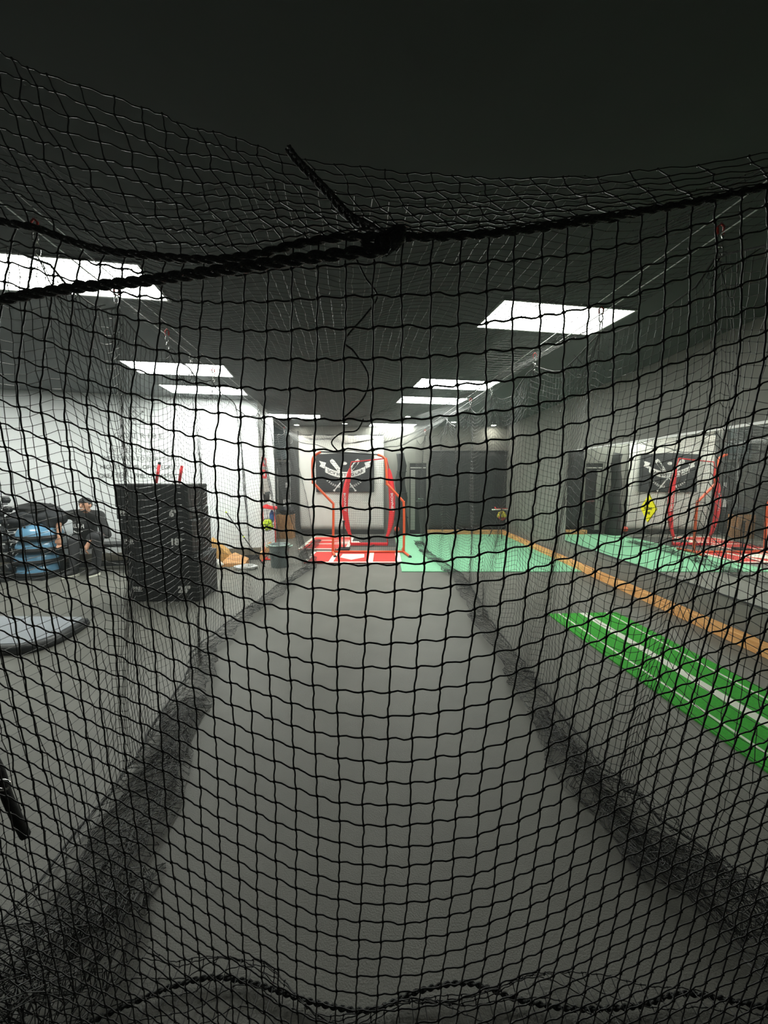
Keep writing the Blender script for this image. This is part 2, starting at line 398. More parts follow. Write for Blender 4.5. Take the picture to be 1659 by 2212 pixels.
# grey rubber mat between the mats and the back wall
o = MB().box((-.85, 8.95, .001), (.28, 10.4, .009)).build('rubber_mat', M_pad); rebase(o, (-.3, 9.7, 0)); tag(o, 'dark rubber mat on the floor behind the orange framed screen', 'mat')

# timber curbs
o = MB().box((XR-.13, -1.5, .001), (XR-.035, YB-.24, .115)).build('timber_curb', M_wood, bevel=.006); rebase(o, (XR-.08, 5, 0)); tag(o, 'long orange timber curb running along the foot of the right wall', 'curb', 'timber curbs')
cx0 = W(920, 1150, YB-.2).x
o = MB().box((cx0, YB-.24, .001), (XR-.035, YB-.15, .135)).build('timber_curb', M_woodx, bevel=.006); rebase(o, (2.3, YB-.2, 0)); tag(o, 'short orange timber curb under the black curtain on the back wall', 'curb', 'timber curbs')
# gap between curb and wall filled by a low black plinth
# ------------------------------------------------------------------ mirrors on the right wall
def mirror(y0, y1, label):
    t = tag(empty('wall_mirror', (XR, (y0+y1)/2, .40)), label, 'mirror', 'mirrors on the right wall')
    h = (y1-y0)/2
    MB().box((-.010, -h+.003, 0), (-.002, h-.003, 1.70)).build('mirror_glass', M_mirror, t)
    MB().box((-.024, -h, 1.685), (-.001, h, 1.712)).build('top_rail', M_trim, t)
    MB().box((-.016, -h, -.012), (-.001, h, .004)).build('bottom_rail', M_seam, t)
    return t
mirror(5.06, 7.35, 'mirror panel farthest along the right wall, left of the yellow sign')
mirror(2.77, 5.06, 'mirror panel right of the yellow sign, cut by the right picture edge')
Ysg = 5.06; sg = W(1402, 1098, Ysg)
t = tag(empty('warning_sign', (XR-.012, Ysg, sg.z)), 'yellow diamond sign with black words stuck on the mirror seam', 'sign')
Ms = frame((0, 0, 0), (0, -1, 0), (0, 0, 1))
MB().prism([(0, -.185), (.155, 0), (0, .185), (-.155, 0)], .0005, .006, Ms).build('board', M_yel, t, bevel=.002)
m = MB()
for s_, y, wd_, h in (('NO', .062, .05, .038), ('HITTING', .0, .15, .038), ('ZONE', -.062, .09, .038)):
    q = text_mb(s_, wd_, h, .0007, frame((-.0068, 0, y), (0, -1, 0), (0, 0, 1)), off=.02); m.add(q.v, q.f)
m.build('lettering', M_blackf, t)

# ------------------------------------------------------------------ back wall
YW = YB - .005
# white tarp backstop
pa = W(648, 1143, YW-.05); pb = W(829, 940, YW-.05)
t = tag(empty('backstop_tarp', ((pa.x+pb.x)/2, YW-.04, 0)), 'tall white tarp backstop hanging behind the black banner', 'tarp')
m = MB(); n = 40; vs = []; fs = []
ux = [i/n for i in range(n+1)]; zs = [pa.z+(pb.z-pa.z)*j/20 for j in range(21)]; hw = (pb.x-pa.x)/2
for z in zs:
    for u in ux: vs.append((-hw+2*hw*u, -.012+.010*math.sin(u*23+z*2)+.006*math.sin(u*51+z*5), z))
for j in range(20):
    for i in range(n): fs.append((j*(n+1)+i, j*(n+1)+i+1, (j+1)*(n+1)+i+1, (j+1)*(n+1)+i))
o = m.add(vs, fs).build('tarp_sheet', M_tarp, t, smooth=True); so = o.modifiers.new('s', 'SOLIDIFY'); so.thickness = .004
MB().tube([(-hw, 0, pb.z), (hw, 0, pb.z)], .014).build('top_pole', M_seam, t, smooth=True)
o = MB().box((pa.x-.02, YW-.12, .001), (pb.x+.02, YW-.001, pa.z-.005)).build('floor_pad', M_pad, bevel=.01); rebase(o, ((pa.x+pb.x)/2, YW-.06, 0)); tag(o, 'low black pad on the floor along the foot of the white tarp', 'pad')
# banner
ba = W(683, 1063, YW-.12); bb = W(808, 978, YW-.12)
t = tag(empty('banner', ((ba.x+bb.x)/2, YW-.12, ba.z)), 'black cloth banner with crossed bats and ribbon emblem on the white tarp', 'banner')
BW = bb.x-ba.x; BH = bb.z-ba.z
def bwav(x, z): return .012*math.sin(x*7+z*3)+.006*math.sin(x*17-z*9)
vs = []; fs = []; n, k = 36, 24
for j in range(k+1):
    for i in range(n+1):
        x = -BW/2+BW*i/n; z = BH*j/k; vs.append((x, bwav(x, z), z + (.02*math.cos(x*4)-.02 if j == k else 0)))
for j in range(k):
    for i in range(n): fs.append((j*(n+1)+i, j*(n+1)+i+1, (j+1)*(n+1)+i+1, (j+1)*(n+1)+i))
o = MB().add(vs, fs).build('cloth', M_ban, t, smooth=True); so = o.modifiers.new('s', 'SOLIDIFY'); so.thickness = .002
def flat(poly, y=-.004):   # polygon in banner plane following the cloth waves
    P = [Vector((x, bwav(x, z)-.006, z)) for x, z in poly]; Q = [p+Vector((0, -.002, 0)) for p in P]; n = len(P)
    return P+Q, [tuple(range(n)), tuple(range(n, 2*n))[::-1]] + [(i, n+i, n+(i+1) % n, (i+1) % n) for i in range(n)]
def bp(px, py): # banner pixel to local
    q = W(px, py, YW-.12); return q.x-(ba.x+bb.x)/2, q.z-ba.z
em = MB(); dk = MB()
for s in (-1, 1):  # bats: from handles at the bottom to barrels on top
    top = bp(745+s*30, 993); bot = bp(745-s*24, 1061)
    d = Vector((top[0]-bot[0], top[1]-bot[1])); L = d.length; d.normalize(); nn = Vector((-d.y, d.x))
    prof = [(0, .028), (.03, .03), (.05, .012), (.45, .02), (.7, .055), (.95, .06), (1.0, .035)]
    P = [(bot[0]+d.x*L*a+nn.x*r, bot[1]+d.y*L*a+nn.y*r) for a, r in prof] + [(bot[0]+d.x*L*a-nn.x*r, bot[1]+d.y*L*a-nn.y*r) for a, r in prof[::-1]]
    em.add(*flat(P))
    for kk in range(6):   # dark flecks on barrels
        a_ = .66+.055*kk; c_ = (bot[0]+d.x*L*a_, bot[1]+d.y*L*a_); sd = (kk % 2-.5)*.04
        Pq = [(c_[0]+nn.x*sd-d.x*.03, c_[1]+nn.y*sd-d.y*.03), (c_[0]+nn.x*(sd+.012), c_[1]+nn.y*(sd+.012)), (c_[0]+nn.x*sd+d.x*.03, c_[1]+nn.y*sd+d.y*.03), (c_[0]+nn.x*(sd-.012), c_[1]+nn.y*(sd-.012))]
        v, f = flat(Pq); dk.add([Vector(q)+Vector((0, -.004, 0)) for q in v], f)
# ribbon
def arc(x): return .5*x*x
cxr, czr = bp(746, 1026)
N = 24; hwr = .60*BW/2*1.15; rb = []; rt = []
for i in range(N+1):
    x = -hwr+2*hwr*i/N; rb.append((cxr+x, czr-.085+arc(x))); rt.append((cxr+x, czr+.085+arc(x)))
for i in range(N): em.add(*[z for z in flat([rb[i], rb[i+1], rt[i+1], rt[i]])])
for s in (-1, 1):
    x = s*hwr; z0 = czr+arc(x)
    em.add(*flat([(cxr+x+s*.02, z0+.02), (cxr+x+s*.16, z0+.08), (cxr+x+s*.12, z0+.15), (cxr+x+s*.17, z0+.24), (cxr+x-s*.03, z0+.18), (cxr+x-s*.0, z0+.10)]))
q = text_mb('SCV HITTING LAB', hwr*1.75, .09, .001, None, off=.015)
dk.add([Vector((cxr+v[0], bwav(cxr+v[0], czr)-.0125+v[2], czr+v[1]+arc(v[0]))) for v in q.v], q.f)
# small ball between bats, laurel, knobs
bx, bz = bp(744, 1001); em.add(*flat([(bx+.075*math.cos(a), bz+.045*math.sin(a)) for a in [2*PI*i/16 for i in range(16)]]))
for s in (-1, 1):
    for kk in range(8):
        u = kk/7; px = 745+s*(7+29*u); py = 1053-13*u*u-1; x, z = bp(px, py)
        for e_ in (-1, 1):
            an = math.atan2(.25+.8*u, s)+e_*.6*s; dx, dz = math.cos(an), math.sin(an)
            em.add(*flat([(x, z), (x+dx*.025-dz*.012, z+dz*.025+dx*.012), (x+dx*.06, z+dz*.06), (x+dx*.025+dz*.012, z+dz*.025-dx*.012)]))
em.build('emblem', M_white, t); dk.build('emblem_lettering', M_blackf, t)

# black curtain on the right part of the back wall
ca = W(926, 1143, YB-.1); cb = W(1097, 975, YB-.1)
t = tag(empty('curtain', ((ca.x+cb.x)/2, YB-.09, ca.z)), 'black curtain covering the back wall above the timber curb', 'curtain')
vs = []; fs = []; n, k = 90, 14; cw = (min(cb.x, XR-.01)-ca.x)/2; ch = cb.z-ca.z
for j in range(k+1):
    for i in range(n+1):
        u = i/n; z = ch*j/k; vs.append((-cw+2*cw*u, .007*math.sin(u*20+.6*math.sin(u*9)+z*.6)+.003*math.sin(u*47+z*2), z))
for j in range(k):
    for i in range(n): fs.append((j*(n+1)+i, j*(n+1)+i+1, (j+1)*(n+1)+i+1, (j+1)*(n+1)+i))
o = MB().add(vs, fs).build('cloth', M_cur, t, smooth=True); so = o.modifiers.new('s', 'SOLIDIFY'); so.thickness = .004
MB().tube([(-cw, 0, ch+.01), (cw, 0, ch+.01)], .015).build('rail', M_seam, t, smooth=True)
MB().tube([(-cw, -.03, ch*.47), (-cw*.3, -.035, ch*.47), (cw*.5, -.03, ch*.465)], .003, 5).build('cord', M_seam, t)

# black door right of the tarp
da = W(884, 1149, YW); db = W(921, 1001, YW)
t = struct(empty('door_1', ((da.x+db.x)/2, YW, 0))); hw = (db.x-da.x)/2; hh = db.z
fr = MB().box((-hw-.06, -.05, 0), (-hw, 0, hh+.06)).box((hw, -.05, 0), (hw+.05, 0, hh+.06)).box((-hw, -.05, hh), (hw, 0, hh+.06)); o = fr.build('door_frame', M_wallg, t, bevel=.004)
MB().box((-hw, -.03, .01), (hw, -.002, hh)).build('door_leaf', M_black, t)
m = MB()
for i in range(52): m.box((-hw+.03, -.046, .12+i*(hh-.3)/52), (-hw+.16, -.031, .12+i*(hh-.3)/52+.022))
m.box((-hw+.02, -.046, hh-.14), (hw-.02, -.031, hh-.11)); m.build('louvre', M_grille, t)
m = MB().tube([(hw-.10, -.05, 1.02), (hw-.10, -.085, 1.02), (hw-.24, -.085, 1.02)], .012, 8); m.box((hw-.3, -.04, .93), (hw-.06, -.031, .97)); m.build('door_handle', M_chrome, t)
# black padding roll standing between door and tarp (dark column), orange ball
pc = W(866, 1158, 10.75)
t = tag(empty('padding_column', (pc.x, 10.82, 0)), 'tall black netting bundle standing between the white tarp and the door', 'padding')
vsn = []
for i in range(14):
    z = 2.3*i/13; vsn.append((.03*math.sin(i*1.3), .02*math.cos(i*2.1), z))
MB().tube(vsn, [.21-.10*(i/13)**.7+.008*math.sin(i*2.4) for i in range(14)], 16).build('bundle', M_cur, t, smooth=True)
m = MB()
for z, rz_q in ((.5, .185), (1.2, .155), (1.8, .135)): m.tube([(rz_q*math.cos(a)+.02, rz_q*math.sin(a), z) for a in [2*PI*k/20 for k in range(20)]], .012, 6, closed=True)
m.build('tie_strap', M_seam, t)
pb_ = W(857, 1143, 10.5)
o = MB().ball((0, 0, 0), .075, 20, 14).build('ball', M_rball, smooth=True); o.location = (pb_.x, 10.5, pb_.z); tag(o, 'orange red ball resting by the black netting bundle', 'ball')
o.location.z = max(.075, pb_.z)
# stool holding the ball up
m = MB().lathe([(.09, 0), (.08, .01), (.03, .03), (.025, o.location.z-.095), (.06, o.location.z-.078)], n=20)
st = m.build('ball_stand', M_blackf, smooth=True); st.location = (pb_.x, 10.5, 0); tag(st, 'short black stand under the orange red ball', 'stand')

# left end of the back wall: dark doorway, pillar, crate
xa = W(594, 1000, YW).x; xb = W(628, 1000, YW).x; xc = W(648, 1000, YW).x
t = struct(empty('door_2', ((xa+xb)/2, YW, 0))); hw = (xb-xa)/2
MB().box((-hw-.05, -.06, 0), (-hw, 0, 2.12)).box((hw-.03, -.06, 0), (hw, 0, 2.12)).box((-hw, -.06, 2.06), (hw-.03, 0, 2.12)).build('door_frame', M_trim, t)
MB().box((-hw, -.03, .0), (hw-.03, -.002, 2.06)).build('door_leaf', M_walld, t)
MB().box((-hw+.06, -.036, .9), (-hw+.085, -.031, 1.9)).build('door_window', M_grille, t)
MB().tube([(-hw+.05, -.04, 1.0), (-hw+.05, -.08, 1.0)], .025, 10).build('door_handle', M_chrome, t)
o = MB().box((xa-.1, YW-.32, 2.13), (xb-.05, YW-.001, CEIL-.02)).build('duct_box', mat('teal_dark', (.035, .05, .055), .6), bevel=.01); rebase(o, ((xa+xb)/2, YW-.16, 2.1)); tag(o, 'dark teal box above the far left doorway', 'box')
o = MB().box((xb+.02, YW-.16, 0), (xc-.02, YW-.001, CEIL-.14)).build('trim_2', M_walld, bevel=.01); struct(o)
for px, py, wq, hq, lb in ((619, 1048, .07, .15, 'small white notice on the dark far left door'), (621, 1087, .24, .22, 'larger white notice low on the dark far left door')):
    q = W(px, py, YW-.045); o = MB().box((-wq/2, -.002, -hq/2), (wq/2, .002, hq/2)).build('notice', M_white); o.location = (q.x, YW-.045, q.z); tag(o, lb, 'notice', None)
q = W(618, 1150, 10.3)
t = tag(empty('wooden_crate', (q.x, 10.3, 0)), 'wooden slatted crate on the floor in the far left doorway', 'crate')
top = W(618, 1113, 10.3).z; bw = .21
m = MB()
for k in range(5): m.box((-bw+k*.086, -.17, .0), (-bw+k*.086+.076, -.155, top))
for k in range(4): m.box((-bw, -.155+k*.085, 0), (-bw+.015, -.155+k*.085+.075, top)); m.box((bw-.015, -.155+k*.085, 0), (bw, -.155+k*.085+.075, top))
m.build('slat', M_crate, t)
MB().box((-bw, -.17, top), (bw, .19, top+.02)).build('lid', M_crate, t); MB().box((-bw+.015, .17, 0), (bw-.015, .19, top)).build('back_board', M_crate, t)
def lumpy(name, c, r, m_, seed, parent=None, nu=28, nv=18, amp=.12, flat=None, pw=1.0):
    R = np.random.RandomState(seed); ph = R.rand(8)*6; kf = R.randint(2, 6, 8)
    def fn(v):
        a = math.atan2(v.y, v.x); b_ = v.z/max(r[2], 1e-6)
        s_ = 1+amp*(math.sin(kf[0]*a+ph[0]+3*b_)*.5+math.sin(kf[1]*a*1+ph[1]-4*b_)*.35+.4*math.sin(7*b_+ph[2]+2*math.sin(a)))
        v = Vector((v.x*s_, v.y*s_, v.z*(1+amp*.5*math.sin(kf[2]*a+ph[3]))))
        if flat is not None and v.z < -r[2]*flat: v.z = -r[2]*flat
        return v
    o = MB().ball((0, 0, 0), r, nu, nv, fn=fn).build(name, m_, parent, smooth=True); o.location = c; return o
o = lumpy('equipment_bag', (q.x+.05, 10.3, top+.02+.10), (.2, .16, .13), M_bag, 3, flat=.75); tag(o, 'small black bag lying on the wooden crate', 'bag')

# return wall things: heart sign, red sign, pegs with towels, timber
RD = (RE-WL1).normalized(); RNn = Vector((RD.y, -RD.x, 0)); Mr = frame(WL1, RD, (0, 0, 1))
def on_ret(px, py):
    r = ray(px, py); o_ = Vector((0, 0, EYE)); t_ = (WL1-o_).dot(RNn)/r.dot(RNn); p = o_+r*t_-WL1
    return p.dot(RD), p.z
u, z = on_ret(570, 998)
t = tag(empty('heart_sign', (0, 0, 0)), 'red square emergency sign with white heart on the white side wall', 'sign'); t.matrix_basis = Mr @ Matrix.Translation((u, z, .002))
MB().box((-.3, -.045*2, 0), (.3, .09, .006)).build('board', M_redf, t)
hp = [(.16*16*math.sin(a)**3/17*1.0, .05*(13*math.cos(a)-5*math.cos(2*a)-2*math.cos(3*a)-math.cos(4*a))/15) for a in [2*PI*i/30 for i in range(30)]]
MB().prism(hp, .006, .008).build('heart_mark', M_white, t)
text_mb('AED', .26, .05, .001, Matrix.Translation((0, .14, .003)), off=.02).build('lettering', M_blackf, t)
u, z = on_ret(570, 1023)
t = tag(empty('safety_poster', (0, 0, 0)), 'red and white poster below the heart sign on the white side wall', 'poster'); t.matrix_basis = Mr @ Matrix.Translation((u, z, .002))
MB().box((-.33, -.10, 0), (.33, .08, .005)).build('board', M_redf, t); MB().box((-.33, .085, 0), (.33, .14, .005)).build('grey_band', M_grille, t)
MB().prism([(.14*math.cos(a), .045*math.sin(a)-.01) for a in [2*PI*i/20 for i in range(20)]], .005, .007).build('round_mark', M_white, t)
u, z = on_ret(571, 1049)
t = tag(empty('towel_rack', (0, 0, 0)), 'pale towel hanging from a bar above the neon ball bag', 'rack'); t.matrix_basis = Mr @ Matrix.Translation((u, z, .0))
vs = []; fs = []
for j in range(13):
    for i in range(25): vs.append((-.36+.03*i, .13-.28*j/12-.02*math.sin(i*1.1)*(j/12), .03+.015*math.sin(i*1.3)*(.3+j/12)))
for j in range(12):
    for i in range(24): fs.append((j*25+i, j*25+i+1, (j+1)*25+i+1, (j+1)*25+i))
o = MB().add(vs, fs).build('towel', M_tarp, t, smooth=True); so = o.modifiers.new('s', 'SOLIDIFY'); so.thickness = .012
MB().tube([(-.4, .135, .03), (.4, .135, .03)], .012).tube([(-.38, .135, .03), (-.38, .135, .002)], .01).tube([(.38, .135, .03), (.38, .135, .002)], .01).build('bar', M_chrome, t)
m = MB()
for i in range(5): m.tube([(-.28+.13*i, -.13, .05), (-.27+.13*i, -.34, .04)], [.03, .018], 8)
m.build('hanging_strap', M_seam, t, smooth=True)
u, z = on_ret(570, 1166)
o = MB().box((u-.55, .03, .001), (u+.75, .17, .05), Mr).build('timber_block', M_woodx); tag(o, 'orange timber block at the foot of the white side wall', 'timber')
rebase(o, (WL1+RD*u))

# ------------------------------------------------------------------ ball bags on red stands
def ball_cluster(t, cen, r, br, mats, seed, n=46):
    R = np.random.RandomState(seed); pts = []
    for i in range(4000):
        p = R.randn(3); p /= np.linalg.norm(p); p = p*np.array([r, r, r*1.05])*(.62+.38*R.rand()**.3)
        if all(np.linalg.norm(p-q_) > br*1.45 for q_ in pts): pts.append(p)
        if len(pts) >= n: break
    return [Vector(cen)+Vector(p) for p in pts]
def bag_net(parent, cen, r, topz):
    m = MB()
    for k in range(10):
        a = 2*PI*k/10; path = []
        for j in range(9):
            th = PI*j/8; tw = a+.6*j/8
            path.append(Vector(cen)+Vector((r*1.06*math.sin(th)*math.cos(tw), r*1.06*math.sin(th)*math.sin(tw), r*1.1*math.cos(th))))
        path = [Vector((cen[0], cen[1], topz))]+path
        m.tube(path, .003, 4)
    for z_ in (-.5, 0, .5):
        rr = r*1.06*math.sqrt(1-z_*z_); m.tube([(cen[0]+rr*math.cos(2*PI*k/16), cen[1]+rr*math.sin(2*PI*k/16), cen[2]+z_*r*1.1) for k in range(16)], .003, 4, closed=True)
    return m.build('mesh_bag', M_blackf, parent)
Yn = 7.35; q = W(578, 1098, Yn)
st = tag(empty('ball_stand', (q.x, Yn, 0)), 'red framed stand with blue cloth holding the neon ball bag behind the bin', 'stand')
tz = q.z
m = MB().tube([(-.10, 0, tz+.02), (.14, 0, tz)], .022).tube([(-.1, 0, tz), (-.1, .05, .02)], .012).tube([(.13, 0, tz), (.13, .05, .02)], .012).tube([(-.12, .05, .02), (.15, .05, .02)], .015).tube([(.13, -.15, .02), (.13, .25, .02)], .015).tube([(-.1, -.15, .02), (-.1, .25, .02)], .015)
m.build('frame', M_red, st, smooth=True)
m = MB().add([(-.12, .12, tz+.05), (.02, -.12, tz+.09), (.17, -.1, tz+.02), (.15, .14, tz+.03), (-.12, .12, tz-.01), (.02, -.12, tz+.0), (.17, -.1, tz-.03), (.15, .14, tz-.02)], [(0, 1, 2, 3), (7, 6, 5, 4), (0, 4, 5, 1), (1, 5, 6, 2), (2, 6, 7, 3), (3, 7, 4, 0)])
m.build('top_tray', M_redf, st, bevel=.01)
lumpy('blue_cloth', (.07, .04, tz-.16), (.05, .04, .13), M_bluef, 4, st, 14, 10)
bg = tag(empty('ball_bag', (q.x, Yn, W(578, 1133, Yn).z)), 'mesh bag full of neon yellow balls hanging from the red stand', 'ball bag')
cp = ball_cluster(bg, (0, -.03, 0), .085, .036, None, 2, 40)
rr_ = W(622, 0, Yn).x-W(578, 0, Yn).x
m = MB()
for p in cp: m.ball(p*1.0, .038, 10, 7)
m.build('softball_load', M_neon, bg, smooth=True)['kind'] = 'stuff'
bag_net(bg, (0, -.03, 0), .115, .28)
Yn = 10.2; q = W(1082, 1101, Yn)
st = tag(empty('ball_stand', (q.x, Yn, 0)), 'tripod stand with white bar in the far right corner by the curtain', 'stand'); tz = q.z
MB().tube([(-.24, 0, tz), (0, 0, tz+.01), (.22, -.02, tz+.0)], .018).build('cross_bar', M_turfw, st, smooth=True)
MB().tube([(-.16, .02, tz+.07), (-.12, .0, tz+.02), (.0, 0, tz+.03)], .014).tube([(0, 0, tz+.03), (.18, 0, tz+.03)], .012).build('red_clamp', M_red, st, smooth=True)
m = MB()
for a in (.4, 2.5, 4.6): m.tube([(0, .05, tz), (.02, .05, .75), (.3*math.cos(a), .05+.3*math.sin(a), .015)], .012, 8)
m.build('tripod', M_seam, st, smooth=True)
bg = tag(empty('ball_bag', (q.x, Yn, W(1081, 1113, Yn).z)), 'mesh bag of yellow and red balls hanging in the far right corner', 'ball bag')
cp = ball_cluster(bg, (0, -.09, 0), .09, .045, None, 5, 26)
ma, mb_ = MB(), MB()
for p in cp: (mb_ if p.z < -.03 else ma).ball(p, .045, 10, 7)
ma.build('yellow_ball_load', M_yball, bg, smooth=True)['kind'] = 'stuff'; mb_.build('red_ball_load', M_rball, bg, smooth=True)['kind'] = 'stuff'
bag_net(bg, (0, -.09, 0), .14, .17)

# ------------------------------------------------------------------ orange pitching screen
YS = 8.05
def S(px, py, Y=YS): return W(px, py, Y)
lean = lambda p: p
t = tag(empty('pitching_screen', (S(797, 1196).x, YS, 0)), 'orange tube framed pitching screen with shouldered posts standing on the front mat', 'screen')
O = Vector((S(797, 1196).x, YS, 0))
zb = .05
def post(base, sh1, sh2, topp): 
    return [Vector((base.x, YS, zb)), sh1, sh2, topp]
L = [S(720, 1090), S(676, 1040), S(675, 1000)]; R_ = [S(872, 1086), S(836, 1043), S(833, 1000)]
def smooth_path(ps): return spline(ps, 6)
lp = [Vector((S(719, 1196).x, YS, zb)), Vector((S(720, 1140).x, YS, S(720, 1140).z)), L[0], L[0]+Vector((-.03, 0, .05)), L[1]+Vector((.02, 0, -.04)), L[1], L[2], S(679, 985), S(693, 976)]
rp = [Vector((S(872, 1196).x, YS, zb)), Vector((S(873, 1140).x, YS, S(873, 1140).z)), R_[0], R_[0]+Vector((-.03, 0, .05)), R_[1]+Vector((.02, 0, -.04)), R_[1], R_[2], S(829, 988), S(816, 982)]
MB().tube([p-O for p in smooth_path(lp)], .026, 10).build('left_post', M_orange, t, smooth=True)
MB().tube([p-O for p in smooth_path(rp)], .026, 10).build('right_post', M_orange, t, smooth=True)
MB().tube([p-O for p in spline([lp[-1], S(750, 978), rp[-1]], 6)], .014, 8).build('top_bar', M_seam, t, smooth=True)
MB().tube([lp[0]-O, rp[0]-O], .022, 10).build('base_bar', M_orange, t, smooth=True)
for p in (lp[0], rp[0]):
    q = p-O; MB().tube([q+Vector((0, .45, -.02)), q, q+Vector((.10, -.42, -.02))], .026, 10).build('foot', M_orange, t, smooth=True)
    MB().tube([q+Vector((.10, -.42, -.02)), q+Vector((.112, -.46, -.022))], .03, 10).build('end_cap', M_blackf, t, smooth=True)
# its netting
def lerpp(path, f):
    d = [0]; 
    for i in range(1, len(path)): d.append(d[-1]+(path[i]-path[i-1]).length)
    x = f*d[-1]
    for i in range(1, len(path)):
        if x <= d[i]+1e-9: k_ = (x-d[i-1])/max(1e-9, d[i]-d[i-1]); return path[i-1].lerp(path[i], k_)
    return path[-1]
lps = smooth_path(lp); rps = smooth_path(rp)
nr, nc = 52, 36; P = np.zeros((nr, nc, 3))
for j in range(nr):
    a = lerpp(lps, j/(nr-1)); b = lerpp(rps, j/(nr-1))
    for i in range(nc):
        p = a.lerp(b, i/(nc-1))-O; P[j, i] = (p.x, .02+.10*math.sin(PI*i/(nc-1))*math.sin(PI*j/(nr-1)), p.z)
net_obj('screen_net', P, M_net, r=.0016, seg=1, knot=0, parent=t)

# red bow framed net
YN = 9.1
def N_(px, py): return W(px, py, YN)
O = Vector((N_(797, 1160).x, YN, 0))
t = tag(empty('bow_net', O), 'red bow framed practice net with fabric side bands behind the orange screen', 'practice net')
lb = [N_(757, 1157), N_(751, 1138), N_(745, 1100), N_(747, 1060), N_(753, 1030), N_(756, 1012)]
rb_ = [N_(836, 1160), N_(843, 1138), N_(847, 1100), N_(846, 1060), N_(843, 1030), N_(840, 1012)]
for nm, path, tp in (('left_band', lb, N_(759, 998)), ('right_band', rb_, N_(835, 990))):
    sp = spline(path, 6); m = MB(); vs = []; fs = []
    nn_ = len(sp)
    for i, p in enumerate(sp):
        wdt = .075*math.sin(PI*min(1, max(.12, (i+1)/(nn_+1))))**.6; q = p-O
        for dx, dy in ((-wdt, -.005), (-wdt*.3, -.03), (wdt*.3, -.03), (wdt, -.005), (wdt*.3, .01), (-wdt*.3, .01)): vs.append(q+Vector((dx, dy, 0)))
    for i in range(nn_-1):
        for k in range(6): fs.append((i*6+k, i*6+(k+1) % 6, (i+1)*6+(k+1) % 6, (i+1)*6+k))
    fs += [(5, 4, 3, 2, 1, 0), tuple((nn_-1)*6+k for k in range(6))]
    bnd = MB().add(vs, fs).build(nm, M_redf, t, smooth=True)
    mid = (N_(745.5, 1085) if nm[0] == 'l' else N_(847, 1085))-O
    text_mb('BOWNET', .44, .055, .001, frame((mid.x, -.036, mid.z), (0.03, 0, -1), (1, 0, .03)), off=.02).build('band_lettering', M_white, bnd)
    MB().tube([path[-1]-O, tp-O], .012, 8).build('tip_pole', M_red, t, smooth=True)
MB().tube([N_(759, 998)-O, N_(790, 995)-O, N_(835, 990)-O], .014, 8).build('top_cord', M_redf, t, smooth=True)
b0 = Vector((N_(757, 1157).x, YN, .03))-O; b1 = Vector((N_(838, 1162).x, YN, .03))-O
MB().box((b0.x, -.06, .0), (b1.x, .02, .07)).build('base_band', M_redf, t, bevel=.01)
MB().tube([lb[0]-O, b0], .014, 8).build('base_pole', M_red, t, smooth=True); MB().tube([rb_[0]-O, b1], .014, 8).build('base_pole', M_red, t, smooth=True)
MB().tube([(b0.x+.35, 0, .02), (b0.x+.15, .6, .02)], .014, 8).build('floor_leg', M_seam, t, smooth=True); MB().tube([(b1.x-.3, -.0, .02), (b1.x-.45, -.3, .02)], .014, 8).build('floor_leg', M_seam, t, smooth=True)
nr, nc = 48, 26; P = np.zeros((nr, nc, 3)); lps = spline(lb+[N_(759, 998)], 6); rps = spline(rb_+[N_(835, 990)], 6)
for j in range(nr):
    a = lerpp(lps, j/(nr-1)); b = lerpp(rps, j/(nr-1))
    for i in range(nc):
        p = a.lerp(b, i/(nc-1))-O; P[j, i] = (p.x, .04+.30*math.sin(PI*i/(nc-1))*math.sin(PI*j/(nr-1)), p.z)
net_obj('bow_netting', P, M_net, r=.0018, seg=1, knot=0, parent=t)

# batting tee
q = G(743, 1191); t = tag(empty('batting_tee', (q.x, q.y, .028)), 'black batting tee standing at the corner of the far red mat', 'tee')
MB().box((-.13, -.13, 0), (.13, .13, .05)).build('base', M_blackf, t, bevel=.015)
hh = W(744, 1150, q.y).z-.028; ht = W(744, 1125, q.y).z-.028
MB().tube([(0, 0, .05), (0, 0, hh)], .014, 10).build('stem', M_blackf, t, smooth=True)
MB().lathe([(.018, hh-.02), (.022, hh+.02), (.02, ht-.04), (.035, ht)], n=16).build('cup', M_blackf, t, smooth=True)

# ------------------------------------------------------------------ bin and bits by the white wall
q = G(598, 1229); Yb = q.y+.19
t = tag(empty('waste_bin', (q.x, Yb, 0)), 'grey green round plastic waste bin with pale rim beside the far left net', 'bin')
hb = W(598, 1177, q.y+.1).z
rr = .178
m = MB().lathe([(rr*.82, 0), (rr*.84, .01), (rr, hb-.02), (rr+.002, hb), (rr-.008, hb), (rr*.83, .02)], n=40, cap=False); m.lathe([(.001, .018), (rr*.83, .02)], n=40, cap=False)
m.build('body', M_bin, t, smooth=True)
MB().tube([(rr*1.02*math.cos(a), rr*1.02*math.sin(a), hb-.01) for a in [2*PI*i/40 for i in range(40)]], .012, 8, closed=True).build('rim', M_rim, t, smooth=True)
for s in (-1, 1):
    MB().tube([(s*(rr), -.06, hb-.05), (s*(rr+.05), -.05, hb-.03), (s*(rr+.06), 0, hb-.03), (s*(rr+.05), .05, hb-.03), (s*rr, .06, hb-.05)], .012, 8).build('handle', M_rim, t, smooth=True)
MB().tube([(-.07, -.167, hb*.38), (-.08, -.172, hb*.66), (-.05, -.18, hb*.72), (.05, -.18, hb*.72), (.08, -.175, hb*.66)], .004, 6).build('moulded_line', M_seam, t)
